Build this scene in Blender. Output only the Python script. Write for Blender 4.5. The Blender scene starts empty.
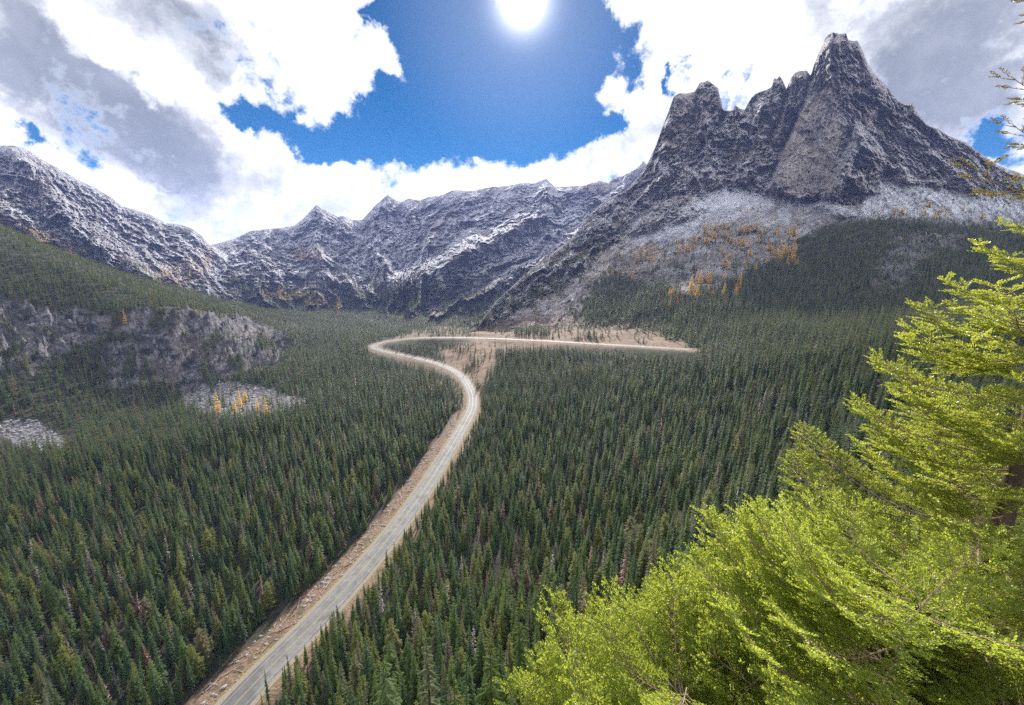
import bpy, math, random
import numpy as np
from mathutils import Vector, Matrix

random.seed(7)
RNG = np.random.default_rng(11)
scene = bpy.context.scene
COL = scene.collection
R = math.radians

# ------------------------------------------------------------------ camera
F, CX, CY, PITCH = 430.0, 512.0, 352.5, R(12.0)
W, H = 1024, 705
cp, sp = math.cos(PITCH), math.sin(PITCH)
cam_d = bpy.data.cameras.new("camera")
cam_d.sensor_width = 36.0
cam_d.lens = 36.0 * F / W
cam_d.clip_start = 0.1
cam_d.clip_end = 30000
cam = bpy.data.objects.new("camera", cam_d)
COL.objects.link(cam)
cam.location = (0, 0, 0)
cam.rotation_euler = (math.pi / 2 - PITCH, 0, 0)
scene.camera = cam


def raydir(px, py):
    """image direction -> (azimuth, tan elevation); arrays allowed"""
    px = np.asarray(px, float); py = np.asarray(py, float)
    up = CY - py
    fwd = F * cp + up * sp
    z = up * cp - F * sp
    x = px - CX
    hor = np.hypot(x, fwd)
    return np.arctan2(x, fwd), z / hor


def P(px, py, r=None, z=None):
    az, te = raydir(px, py)
    if r is None:
        r = np.asarray(z) / te
    return np.stack([r * np.sin(az), r * np.cos(az), r * te], -1)


def project(X, Y, Z):
    d = Y * cp - Z * sp
    u = Y * sp + Z * cp
    d = np.where(np.abs(d) < 1e-6, 1e-6, d)
    px = CX + F * X / d
    py = CY - F * u / d
    return np.where(d > 0, px, -9999), np.where(d > 0, py, -9999)


# ------------------------------------------------------------------ noise
def _h(ix, iy, seed):
    n = (ix * 374761393 + iy * 668265263 + seed * 2246822519) & 0xFFFFFFFF
    n = ((n ^ (n >> 13)) * 1274126177) & 0xFFFFFFFF
    return (n ^ (n >> 16)) & 0xFFFFFFFF


def perlin(x, y, seed=0):
    xi = np.floor(x).astype(np.int64); yi = np.floor(y).astype(np.int64)
    xf = x - xi; yf = y - yi
    u = xf * xf * xf * (xf * (xf * 6 - 15) + 10); v = yf * yf * yf * (yf * (yf * 6 - 15) + 10)

    def g(a, b):
        t = _h(xi + a, yi + b, seed) * (2 * np.pi / 4294967296.0)
        return np.cos(t) * (xf - a) + np.sin(t) * (yf - b)
    n0 = g(0, 0) * (1 - u) + g(1, 0) * u
    n1 = g(0, 1) * (1 - u) + g(1, 1) * u
    return (n0 * (1 - v) + n1 * v) * 1.41


def fbm(x, y, o=5, seed=0, gain=0.5):
    s = 0; a = 1; t = 0
    for i in range(o):
        s = s + a * perlin(x * 2 ** i, y * 2 ** i, seed + i * 17); t += a; a *= gain
    return s / t


def ridged(x, y, o=5, seed=0, gain=0.5):
    s = 0; a = 1; t = 0; w = 1
    for i in range(o):
        n = 1 - np.abs(perlin(x * 2.03 ** i, y * 2.03 ** i, seed + i * 13)) * 1.6
        n = n * n
        s = s + a * n * w; t += a; a *= gain; w = np.clip(n, 0, 1)
    return s / t


def blocks(x, y, sx, sy, seed):
    """random value per brick-like cell, rows shifted: jointed rock"""
    r = np.floor(y / sy).astype(np.int64)
    off = _h(r, r * 0, seed) / 4294967296.0
    c = np.floor(x / sx + off).astype(np.int64)
    return _h(c, r, seed + 5) / 4294967296.0


def sstep(a, b, x):
    t = np.clip((x - a) / (b - a), 0, 1)
    return t * t * (3 - 2 * t)


def inpoly(px, py, poly, soft=6.0):
    """soft membership of a polygon: 1 inside, fading over `soft` pixels"""
    px = np.asarray(px, float); py = np.asarray(py, float)
    inside = np.zeros(px.shape, bool); dm = np.full(px.shape, 1e9)
    n = len(poly)
    for i in range(n):
        x1, y1 = poly[i]; x2, y2 = poly[(i + 1) % n]
        c = ((y1 > py) != (y2 > py)) & (px < (x2 - x1) * (py - y1) / ((y2 - y1) or 1e-9) + x1)
        inside ^= c
        dx, dy = x2 - x1, y2 - y1
        t = np.clip(((px - x1) * dx + (py - y1) * dy) / (dx * dx + dy * dy + 1e-9), 0, 1)
        dm = np.minimum(dm, np.hypot(px - x1 - t * dx, py - y1 - t * dy))
    s = np.where(inside, dm, -dm)
    return sstep(-soft, soft, s)


def segdist(px, py, pts):
    dm = np.full(np.shape(px), 1e9)
    for (x1, y1), (x2, y2) in zip(pts[:-1], pts[1:]):
        dx, dy = x2 - x1, y2 - y1
        t = np.clip(((px - x1) * dx + (py - y1) * dy) / (dx * dx + dy * dy + 1e-9), 0, 1)
        dm = np.minimum(dm, np.hypot(px - x1 - t * dx, py - y1 - t * dy))
    return dm


# ------------------------------------------------------------------ mesh helpers
def mesh_np(name, verts, faces, mats=(), matidx=None, smooth=False, attrs=None):
    """verts (n,3), faces (m,k)"""
    me = bpy.data.meshes.new(name)
    verts = np.asarray(verts, np.float32); faces = np.asarray(faces, np.int32)
    k = faces.shape[1]
    me.vertices.add(len(verts)); me.vertices.foreach_set("co", verts.ravel())
    me.loops.add(faces.size); me.loops.foreach_set("vertex_index", faces.ravel())
    me.polygons.add(len(faces))
    me.polygons.foreach_set("loop_start", np.arange(0, faces.size, k, dtype=np.int32))
    me.polygons.foreach_set("loop_total", np.full(len(faces), k, np.int32))
    for m in mats:
        me.materials.append(m)
    if matidx is not None:
        me.polygons.foreach_set("material_index", np.asarray(matidx, np.int32))
    me.polygons.foreach_set("use_smooth", np.full(len(faces), smooth, bool))
    for an, av in (attrs or {}).items():
        a = me.attributes.new(an, "FLOAT", "POINT"); a.data.foreach_set("value", np.asarray(av, np.float32).ravel())
    me.update(calc_edges=True)
    return me


def link(name, me, label=None, cat=None, kind=None, group=None, parent=None):
    o = bpy.data.objects.new(name, me); COL.objects.link(o)
    if label: o["label"] = label
    if cat: o["category"] = cat
    if kind: o["kind"] = kind
    if group: o["group"] = group
    if parent: o.parent = parent
    return o


def gridfaces(nr, nc, wrap=False):
    i = np.arange(nr - 1)[:, None]; j = np.arange(nc if wrap else nc - 1)[None, :]
    j2 = (j + 1) % nc
    a = i * nc + j; b = i * nc + j2; c = (i + 1) * nc + j2; d = (i + 1) * nc + j
    return np.stack([a, b, c, d], -1).reshape(-1, 4)


# ------------------------------------------------------------------ materials
def new_mat(name):
    m = bpy.data.materials.new(name); m.use_nodes = True
    m.node_tree.nodes.clear()
    return m, NT(m.node_tree)


class NT:
    def __init__(s, t): s.t = t

    def n(s, typ, ins=None, **kw):
        nd = s.t.nodes.new(typ)
        for k, v in kw.items():
            setattr(nd, k, v)
        for k, v in (ins or {}).items():
            s.put(nd.inputs[k], v)
        return nd

    def put(s, sock, v):
        if isinstance(v, bpy.types.NodeSocket): s.t.links.new(v, sock)
        elif isinstance(v, bpy.types.Node): s.t.links.new(v.outputs[0], sock)
        else:
            if sock.type == "RGBA" and len(v) == 3: v = (*v, 1)
            sock.default_value = v

    def math(s, op, a, b=None, clamp=False):
        nd = s.n("ShaderNodeMath", operation=op, use_clamp=clamp)
        s.put(nd.inputs[0], a)
        if b is not None: s.put(nd.inputs[1], b)
        return nd.outputs[0]

    def mix(s, f, a, b):
        nd = s.n("ShaderNodeMix", data_type="RGBA")
        s.put(nd.inputs[0], f); s.put(nd.inputs[6], a); s.put(nd.inputs[7], b)
        return nd.outputs[2]

    def ss(s, x, a, b, lo=0.0, hi=1.0):
        nd = s.n("ShaderNodeMapRange", interpolation_type="SMOOTHSTEP")
        for i, v in enumerate((x, a, b, lo, hi)): s.put(nd.inputs[i], v)
        return nd.outputs[0]

    def noise(s, scale, detail=6, rough=0.55, vec=None, dist=0.0):
        nd = s.n("ShaderNodeTexNoise", {"Scale": scale, "Detail": detail, "Roughness": rough, "Distortion": dist})
        if vec is not None: s.put(nd.inputs["Vector"], vec)
        return nd.outputs[0]

    def attr(s, name):
        return s.n("ShaderNodeAttribute", attribute_name=name).outputs["Fac"]

    def out(s, surf=None, vol=None):
        o = s.n("ShaderNodeOutputMaterial")
        if surf is not None: s.put(o.inputs[0], surf)
        if vol is not None: s.put(o.inputs[1], vol)

    def bsdf(s, col, rough=0.8, normal=None, spec=0.3):
        nd = s.n("ShaderNodeBsdfPrincipled", {"Base Color": col, "Roughness": rough, "Specular IOR Level": spec})
        if normal is not None: s.put(nd.inputs["Normal"], normal)
        return nd.outputs[0]

    def bump(s, h, strength=0.5, dist=1.0):
        return s.n("ShaderNodeBump", {"Height": h, "Strength": strength, "Distance": dist}).outputs[0]

    def pos(s):
        return s.n("ShaderNodeTexCoord").outputs["Object"]

    def vscale(s, v, sc):
        nd = s.n("ShaderNodeVectorMath", operation="MULTIPLY"); s.put(nd.inputs[0], v); nd.inputs[1].default_value = sc
        return nd.outputs[0]


def mountain_material(name, rock_a, rock_b, tan, bscale, snow_lo):
    m, t = new_mat(name)
    p = t.pos()
    big = t.noise(0.005 * bscale, 6, 0.6, p)
    streak = t.noise(0.022 * bscale, 10, 0.68, t.vscale(p, (1, 1, 0.38)), 0.6)
    fine = t.noise(0.13 * bscale, 7, 0.66, p)
    blot = t.noise(0.035 * bscale, 9, 0.7, p, 0.4)
    c = t.mix(t.ss(streak, 0.40, 0.60), rock_a, rock_b)
    c = t.mix(t.math("MULTIPLY", t.ss(big, 0.52, 0.66), t.ss(blot, 0.42, 0.6)), c, tan)
    c = t.mix(t.ss(fine, 0.36, 0.50, 0.45, 0.0), c, (0.06, 0.055, 0.065))
    c = t.mix(t.math("MULTIPLY", t.attr("veg"), t.ss(blot, 0.22, 0.5)), c, t.mix(t.ss(fine, .4, .6), (0.03, 0.038, 0.022), (0.09, 0.075, 0.045)))
    c = t.mix(t.math("MULTIPLY", t.attr("orange"), t.ss(fine, 0.40, 0.6)), c, (0.42, 0.20, 0.05))
    rub = t.n("ShaderNodeTexVoronoi", {"Vector": p, "Scale": 0.30 * bscale}, feature="F1")
    rubc = t.mix(t.ss(rub.outputs["Color"], 0.2, 0.8), (0.36, 0.35, 0.36), (0.17, 0.155, 0.155))
    rubc = t.mix(t.ss(blot, 0.50, 0.62, 0, .8), rubc, (0.10, 0.08, 0.07))
    c = t.mix(t.attr("talus"), c, rubc)
    c = t.mix(t.math("MULTIPLY", t.attr("soil"), t.ss(blot, .36, .52, .25, .95)), c, t.mix(t.ss(fine, 0.3, 0.7), (0.13, 0.085, 0.06), (0.25, 0.18, 0.125)))
    h = t.math("ADD", t.math("MULTIPLY", fine, 1.0), t.math("MULTIPLY", streak, 2.6))
    h = t.math("ADD", h, t.math("MULTIPLY", blot, 1.3))
    bn = t.bump(h, 1.0, 16.0 / bscale)
    nz = t.n("ShaderNodeSeparateXYZ", {0: bn}).outputs[2]
    sn = t.math("ADD", t.math("MULTIPLY", nz, 1.15), t.math("MULTIPLY", t.math("SUBTRACT", fine, 0.5), 0.8))
    sn = t.math("ADD", sn, t.math("MULTIPLY", t.math("SUBTRACT", blot, 0.5), 1.2))
    sn = t.math("ADD", sn, t.attr("snow"))
    sf = t.ss(sn, snow_lo, snow_lo + 0.13)
    c = t.mix(t.math("MULTIPLY", sf, 0.92), c, (0.80, 0.83, 0.90))
    t.out(t.bsdf(c, 0.85, bn, 0.15))
    return m


def ground_material():
    m, t = new_mat("forest_ground")
    p = t.pos()
    n1 = t.noise(0.12, 8, 0.65, p); n2 = t.noise(1.1, 8, 0.7, p); n0 = t.noise(0.02, 5, 0.5, p)
    c = t.mix(t.ss(n1, 0.35, 0.65), (0.018, 0.020, 0.012), (0.045, 0.040, 0.025))
    c = t.mix(t.ss(n2, 0.55, 0.75, 0, 0.5), c, (0.08, 0.06, 0.04))
    # broken cliff rock
    st = t.noise(0.07, 10, 0.72, t.vscale(p, (1, 1, 1.5)), .5)
    rock = t.mix(t.ss(st, 0.38, 0.62), (0.028, 0.026, 0.032), (0.235, 0.22, 0.235))
    rock = t.mix(t.ss(n0, 0.5, 0.65, 0, .4), rock, (0.20, 0.15, 0.12))
    ck = t.noise(0.22, 9, 0.75, t.vscale(p, (1, 1, 1.3)), .6)
    rock = t.mix(t.ss(ck, 0.36, 0.5, 0.8, 0), rock, (0.025, 0.025, 0.028))
    rock = t.mix(t.ss(n1, 0.52, 0.64, 0, .6), rock, (0.035, 0.04, 0.025))
    c = t.mix(t.attr("rock"), c, rock)
    rub = t.n("ShaderNodeTexVoronoi", {"Vector": p, "Scale": 0.45}, feature="F1")
    talc = t.mix(t.ss(rub.outputs["Distance"], 0.1, 0.75), (0.20, 0.195, 0.21), (0.06, 0.056, 0.06))
    talc = t.mix(t.ss(n1, 0.55, 0.68), talc, (0.05, 0.05, 0.035))
    c = t.mix(t.attr("talus"), c, talc)
    soil = t.mix(t.ss(n2, 0.35, 0.65), (0.10, 0.065, 0.045), (0.24, 0.165, 0.11))
    soil = t.mix(t.ss(n1, 0.5, 0.60, 0, .75), soil, (0.075, 0.06, 0.035))
    c = t.mix(t.attr("soil"), c, soil)
    grs = t.mix(t.ss(n2, 0.35, 0.65), (0.13, 0.13, 0.05), (0.24, 0.20, 0.10))
    c = t.mix(t.attr("grass"), c, grs)
    h = t.math("ADD", t.math("MULTIPLY", n1, 1.0), t.math("MULTIPLY", n2, 0.35))
    h = t.math("ADD", h, t.math("MULTIPLY", rub.outputs["Distance"], t.math("MULTIPLY", t.attr("talus"), -0.8)))
    h = t.math("ADD", h, t.math("MULTIPLY", st, t.math("MULTIPLY", t.attr("rock"), 4.0)))
    t.out(t.bsdf(c, 0.9, t.bump(h, 0.9, 1.6), 0.15))
    return m


def simple_mat(name, a, b, scale, rough=0.85, spec=0.25, bump=0.4, bd=0.05, stretch=(1, 1, 1)):
    m, t = new_mat(name)
    n = t.noise(scale, 7, 0.65, t.vscale(t.pos(), stretch))
    c = t.mix(t.ss(n, 0.35, 0.65), a, b)
    t.out(t.bsdf(c, rough, t.bump(n, bump, bd), spec))
    return m


def needle_mat(name, a, b, trans, tr_amt=0.4, hue_var=0.25, scale=0.35, rough=0.5, spec=0.35, odd=None):
    """leaf surface that also lets sunlight through"""
    m, t = new_mat(name)
    n = t.noise(scale, 4, 0.6, t.pos())
    rnd = t.n("ShaderNodeObjectInfo").outputs["Random"]
    f = t.math("ADD", t.math("MULTIPLY", t.ss(n, 0.3, 0.7), 1 - hue_var), t.math("MULTIPLY", rnd, hue_var))
    c = t.mix(f, a, b)
    if odd:      # one tree in five is browner and thinner-looking than its neighbours
        c = t.mix(t.ss(rnd, .78, .98, 0, .85), c, odd)
    pr = t.bsdf(c, rough, None, spec)
    tl = t.n("ShaderNodeBsdfTranslucent", {"Color": t.mix(f, tuple(x * 0.8 for x in trans), trans)})
    mx = t.n("ShaderNodeMixShader", {0: tr_amt}); t.put(mx.inputs[1], pr); t.put(mx.inputs[2], tl.outputs[0])
    t.out(mx.outputs[0])
    return m


M_ground = ground_material()
M_massif = mountain_material("snow_dusted_granite", (0.27, 0.23, 0.22), (0.50, 0.43, 0.39), (0.52, 0.37, 0.22), 1.0, 0.66)
M_ridge = mountain_material("far_snow_dusted_rock", (0.17, 0.155, 0.18), (0.34, 0.31, 0.33), (0.38, 0.27, 0.21), 0.6, 0.62)
M_bark = simple_mat("bark", (0.07, 0.05, 0.04), (0.17, 0.13, 0.10), 6.0, 0.9, 0.1, 0.6, 0.05, (1, 1, 0.2))
M_bark_dead = simple_mat("dead_wood", (0.16, 0.13, 0.12), (0.34, 0.30, 0.28), 5.0, 0.9, 0.1, 0.5, 0.05, (1, 1, 0.2))
M_con = [needle_mat("conifer_needles", (0.028, 0.056, 0.013), (0.100, 0.145, 0.026), (0.34, 0.40, 0.04), 0.42, 0.7, 0.5, 0.6, 0.12, odd=(0.11, 0.085, 0.06)),
         needle_mat("blue_green_conifer_needles", (0.022, 0.048, 0.018), (0.070, 0.12, 0.034), (0.22, 0.32, 0.05), 0.40, 0.7, 0.5, 0.6, 0.12, odd=(0.11, 0.085, 0.06)),
         needle_mat("olive_conifer_needles", (0.060, 0.078, 0.015), (0.16, 0.175, 0.034), (0.46, 0.46, 0.06), 0.44, 0.7, 0.5, 0.6, 0.12, odd=(0.11, 0.085, 0.06))]
M_red = needle_mat("dying_reddish_needles", (0.10, 0.04, 0.025), (0.18, 0.09, 0.05), (0.25, 0.10, 0.05), 0.3, 0.5, 0.5)
M_grey = needle_mat("bare_grey_twigs", (0.13, 0.10, 0.095), (0.24, 0.20, 0.19), (0.15, 0.13, 0.12), 0.2, 0.5, 0.5)
M_larch = needle_mat("golden_larch_needles", (0.82, 0.54, 0.12), (0.95, 0.70, 0.20), (1.0, 0.80, 0.25), 0.6, 0.6, 0.4)
M_log = simple_mat("bleached_log", (0.20, 0.14, 0.09), (0.42, 0.32, 0.23), 3.0, 0.85, 0.15, 0.3, 0.05, (1, 1, 1))
M_stone = simple_mat("pale_granite_boulder", (0.16, 0.155, 0.16), (0.36, 0.35, 0.35), 1.5, 0.9, 0.15, 0.7, 0.2)

# ------------------------------------------------------------------ road centreline
RD = [(120, 850, -150), (175, 775, -150), (232, 705, -150), (300, 638, -150), (352, 582, -150), (393, 533, -150), (424, 490, -150), (448, 452, -150),
      (464, 425, -149.5), (473, 405, -149), (470, 388, -148.5), (458, 373, -147.5), (436, 363, -146.5), (405, 355.5, -145),
      (383, 351, -144), (373, 347.5, -143), (377, 343.5, -141.5), (400, 339.5, -138.5), (430, 337.5, -135), (480, 338, -130), (540, 340.5, -123),
      (600, 344, -115), (650, 347, -107), (692, 349.5, -99)]
rp = np.array([P(a, b, z=c) for a, b, c in RD])


def catmull(pts, n=24):
    out = []
    q = np.vstack([2 * pts[0] - pts[1], pts, 2 * pts[-1] - pts[-2]])
    for i in range(1, len(q) - 2):
        p0, p1, p2, p3 = q[i - 1:i + 3]
        for t in np.linspace(0, 1, n, endpoint=False):
            out.append(0.5 * ((2 * p1) + (p2 - p0) * t + (2 * p0 - 5 * p1 + 4 * p2 - p3) * t * t + (3 * p1 - p0 - 3 * p2 + p3) * t ** 3))
    out.append(q[-2])
    return np.array(out)


rc = catmull(rp)
d = np.r_[0, np.cumsum(np.linalg.norm(np.diff(rc[:, :2], axis=0), axis=1))]
S = np.arange(0, d[-1], 3.0)
road = np.stack([np.interp(S, d, rc[:, i]) for i in range(3)], -1)
k = np.ones(9) / 9
for _ in range(3):
    sm = np.stack([np.convolve(np.pad(road[:, i], 4, mode="edge"), k, mode="valid") for i in range(3)], -1)
    sm[0], sm[-1] = road[0], road[-1]
    road = sm
tan = np.gradient(road[:, :2], axis=0); tan /= np.linalg.norm(tan, axis=1)[:, None]
rnorm = np.stack([-tan[:, 1], tan[:, 0]], -1)      # left of travel


def road_near(X, Y):
    """distance to the centreline, road height there and signed side (+ = left)"""
    sh = X.shape; X = X.ravel(); Y = Y.ravel()
    dist = np.full(len(X), 1e6); rz = np.zeros(len(X)); side = np.zeros(len(X))
    for c in range(0, len(X), 20000):
        x = X[c:c + 20000, None]; y = Y[c:c + 20000, None]
        dd = (x - road[None, :, 0]) ** 2 + (y - road[None, :, 1]) ** 2
        i = dd.argmin(1); a = np.arange(len(i))
        dist[c:c + 20000] = np.sqrt(dd[a, i]); rz[c:c + 20000] = road[i, 2]
        side[c:c + 20000] = (x[:, 0] - road[i, 0]) * rnorm[i, 0] + (y[:, 0] - road[i, 1]) * rnorm[i, 1]
    return dist.reshape(sh), rz.reshape(sh), side.reshape(sh)


# ------------------------------------------------------------------ terrain heights
CT = [P(a, b, z=c) for a, b, c in [
    (150, 700, -153), (100, 600, -153), (0, 700, -152), (-90, 640, -150), (0, 600, -152), (0, 500, -150), (200, 500, -155), (300, 450, -154), (400, 430, -153), (250, 600, -154),
    (100, 440, -149), (0, 430, -143), (200, 425, -148), (300, 400, -151), (380, 380, -151), (425, 400, -151), (430, 372, -149),
    (350, 362, -149), (300, 372, -149), (420, 346, -143), (360, 340, -147),
    (600, 450, -141), (560, 400, -142), (520, 378, -139), (500, 357, -136), (550, 362, -133), (640, 372, -122), (600, 550, -132), (700, 550, -106),
    (800, 550, -78), (520, 650, -112), (450, 700, -108), (400, 610, -138), (380, 700, -124), (320, 705, -145), (262, 712, -150), (700, 450, -124), (500, 480, -147),
    (500, 550, -140), (460, 620, -132), (740, 400, -108)]]
CT += [P(a, b, r=c) for a, b, c in [
    (100, 388, 650), (180, 392, 640), (160, 318, 740), (60, 300, 770), (0, 370, 640), (0, 300, 760), (0, 232, 960), (-120, 300, 800), (-120, 200, 980), (240, 335, 760), (290, 352, 800),
    (100, 270, 1010), (200, 295, 1090), (300, 320, 1150), (60, 340, 700),
    (800, 347, 480), (900, 345, 430), (1000, 340, 400), (1100, 340, 380), (900, 450, 215), (800, 450, 270), (1000, 450, 190), (760, 345, 520), (1100, 460, 170),
    (600, 332, 690), (690, 338, 600), (520, 333, 780), (460, 333, 860), (420, 333, 950)]]
CT += [(-60, 1300, -160), (-500, 1500, -170), (-1100, 1200, -130), (-1500, 900, -60), (300, 1300, -150), (900, 900, -120), (1200, 500, -80), (700, 300, -40), (500, 60, -20),
       (0, 0.5, -1.75), (0, -30, 1), (40, -40, 2), (-60, -40, -30), (0, -200, 10), (300, -200, 20), (-300, -300, -90), (-500, 0, -140), (-250, 20, -146), (-100, 20, -122),
       (12, 10, -14), (5, 9, -15), (-5, 8, -16), (0, 30, -52), (-12, 45, -76), (12, 50, -76), (-20, 25, -56), (20, 28, -40), (60, 60, -58), (-40, 4, -66), (45, 20, -30), (9, 3, -3.6), (-8, 2, -9), (120, 60, -50), (-60, 45, -118), (0, 1.6, -3)]
rsub = road[::8]
CTRL = np.array(CT + [tuple(p) for p in rsub])


def tps(a, b):
    d2 = ((a[:, None, :2] - b[None, :, :2]) ** 2).sum(-1) / 1e4
    return 0.5 * d2 * np.log(d2 + 1e-9)


nC = len(CTRL)
A = np.zeros((nC + 3, nC + 3)); A[:nC, :nC] = tps(CTRL, CTRL) + np.eye(nC) * 0.004
Q = np.c_[np.ones(nC), CTRL[:, :2] / 100]
A[:nC, nC:] = Q; A[nC:, :nC] = Q.T
WTS = np.linalg.solve(A, np.r_[CTRL[:, 2], 0, 0, 0])


def base_height(X, Y):
    sh = X.shape; p = np.stack([X.ravel(), Y.ravel()], -1); out = np.empty(len(p))
    for c in range(0, len(p), 20000):
        q = p[c:c + 20000]
        out[c:c + 20000] = tps(q, CTRL) @ WTS[:nC] + np.c_[np.ones(len(q)), q / 100] @ WTS[nC:]
    return out.reshape(sh)


POLY_CLIFF = [(98, 388), (108, 345), (125, 322), (160, 313), (205, 318), (250, 322), (292, 345), (275, 362), (240, 372), (215, 384), (190, 388), (150, 385)]
POLY_CLIFF2 = [(-40, 385), (-40, 300), (20, 302), (70, 305), (112, 322), (100, 345), (60, 352), (40, 372), (0, 378)]
POLY_TALUS = [(182, 396), (205, 385), (240, 383), (268, 390), (312, 400), (296, 410), (270, 418), (225, 420), (195, 412)]
POLY_TALUS2 = [(0, 420), (35, 420), (55, 432), (66, 448), (40, 452), (18, 444), (0, 436)]
POLY_CUT = [(470, 332), (560, 326), (610, 327), (660, 332), (688, 341), (682, 350), (640, 348.5), (600, 349), (560, 348), (525, 349), (503, 355), (494, 370), (480, 388), (470, 376), (446, 362), (440, 350), (470, 343)]
POLY_SLAB = [(372, 700), (385, 686), (405, 690), (420, 668), (412, 700), (400, 740), (372, 740)]
POLY_MEADOW = [(372, 345), (395, 352), (420, 356), (452, 368), (448, 376), (425, 370), (400, 362), (380, 356), (366, 350)]
POLY_FLAT = [(405, 334), (445, 326), (480, 329), (470, 340), (440, 334), (412, 338), (380, 342)]


def polar_axes():
    a1 = np.linspace(R(-64), R(64), 900)
    a0 = np.linspace(R(-180), R(-64), 60, endpoint=False); a2 = np.linspace(R(64), R(180), 60, endpoint=False)[1:]
    az = np.r_[a0, a1, a2]
    rr = np.r_[0.3, 1.0, 2.0, np.geomspace(3.0, 60, 90, endpoint=False), np.geomspace(60, 1500, 400), [1700, 2100, 2800, 4000, 6000, 9000]]
    return az, rr


AZ, RR = polar_axes()
GA, GR = np.meshgrid(AZ, RR)
GX, GY = GR * np.sin(GA), GR * np.cos(GA)
GZ = base_height(np.where(GR > 1500, GX * 1500 / GR, GX), np.where(GR > 1500, GY * 1500 / GR, GY))
GZ = np.where(GR > 1500, np.minimum(GZ, -100) - 60 * sstep(1500, 2200, GR), GZ)
GZ = np.clip(GZ, -230, 200)
gpx, gpy = project(GX, GY, GZ)
nz1 = fbm(gpx / 14, gpy / 9, 4, 5) * 12
rock = np.maximum(inpoly(gpx + nz1, gpy + nz1 * .4, POLY_CLIFF, 4), inpoly(gpx + nz1, gpy + nz1 * .4, POLY_CLIFF2, 4))
rock = np.maximum(rock, inpoly(gpx, gpy, POLY_SLAB, 5))
rock = np.where((GY > 0) & (GR < 1300), rock, 0) * np.where(GR > 300, sstep(-.32, -.05, fbm(gpx / 28, gpy / 15, 4, 66)), 1)
nz2 = fbm(gpx / 7, gpy / 4, 4, 6) * 16
talus = np.maximum(inpoly(gpx + nz1 + nz2, gpy + nz1 * .4 + nz2 * .4, POLY_TALUS, 2.5), inpoly(gpx + nz1 + nz2, gpy + nz1 * .4 + nz2 * .5, POLY_TALUS2, 2.5))
rdist, rz, rside = road_near(GX, GY)
cut = inpoly(gpx + nz1 * .5, gpy + nz1 * .2, POLY_CUT, 4)
meadow = np.maximum(inpoly(gpx, gpy + nz1 * .1, POLY_MEADOW, 2), inpoly(gpx, gpy + nz1 * .1, POLY_FLAT, 2))
# relief
amp = sstep(6, 30, rdist) * sstep(4, 40, GR)
GZ = GZ + amp * (fbm(GX / 90, GY / 90, 4, 3) * 7 + fbm(GX / 14, GY / 14, 4, 9) * 1.2) * (1 - talus * .6)
GZ = GZ + rock * ((ridged(gpx / 30, gpy / 18, 6, 21, .6) - 0.45) * 32 + (blocks(gpx + nz1 * .5, gpy + nz1 * .3, 7, 6, 91) - .5) * 9 + (ridged(gpx / 7, gpy / 5, 5, 31, .6) - .45) * 8) * sstep(200, 500, GR)
GZ = GZ + rock * (ridged(GX / 9, GY / 9, 5, 61) - .4) * 5 * (1 - sstep(200, 500, GR))
ltop = np.exp(-((gpy - (316 + (gpx - 160) ** 2 * 0.0016)) / 7) ** 2) * inpoly(gpx, gpy, [(100, 300), (300, 300), (300, 352), (100, 352)], 10)
GZ = GZ + 10 * ltop * (GR < 1000)
# road bench: flat under the carriageway, easing into the land beside it
left_dn = np.where(rside > 0, 1.0, 0.0)
GZ = GZ * sstep(8.5, 30, rdist) + (rz - 0.12 - 2.0 * left_dn * sstep(9, 26, rdist)) * (1 - sstep(8.5, 30, rdist))
bank = (1 - sstep(10.5, 15.5, rdist + fbm(GX / 12, GY / 12, 3, 77) * 5)) * (GR < 1300)
bankL = np.where(rside > 0, (1 - sstep(14, 19, rdist + fbm(GX / 10, GY / 10, 3, 78) * 4)), bank)
soil = np.clip(np.maximum(bankL, cut) + 0.7 * meadow, 0, 1)
grass = (1 - sstep(6.8, 8.5, rdist + fbm(GX / 6, GY / 6, 3, 79) * 1.5)) * (rdist > 3) * (GR < 420)
gme = mesh_np("ground", np.stack([GX, GY, GZ], -1).reshape(-1, 3), gridfaces(len(RR), len(AZ), True), [M_ground], smooth=True,
              attrs=dict(rock=rock, talus=talus, soil=soil, grass=grass))
link("ground", gme, kind="structure")


def sample_grid(field, X, Y):
    az = np.arctan2(X, Y); r = np.hypot(X, Y)
    fi = np.interp(r, RR, np.arange(len(RR))); fj = np.interp(az, AZ, np.arange(len(AZ)))
    i = np.clip(fi.astype(int), 0, len(RR) - 2); j = np.clip(fj.astype(int), 0, len(AZ) - 2)
    a = fi - i; b = fj - j
    return (field[i, j] * (1 - a) * (1 - b) + field[i + 1, j] * a * (1 - b) + field[i, j + 1] * (1 - a) * b + field[i + 1, j + 1] * a * b)


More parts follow.
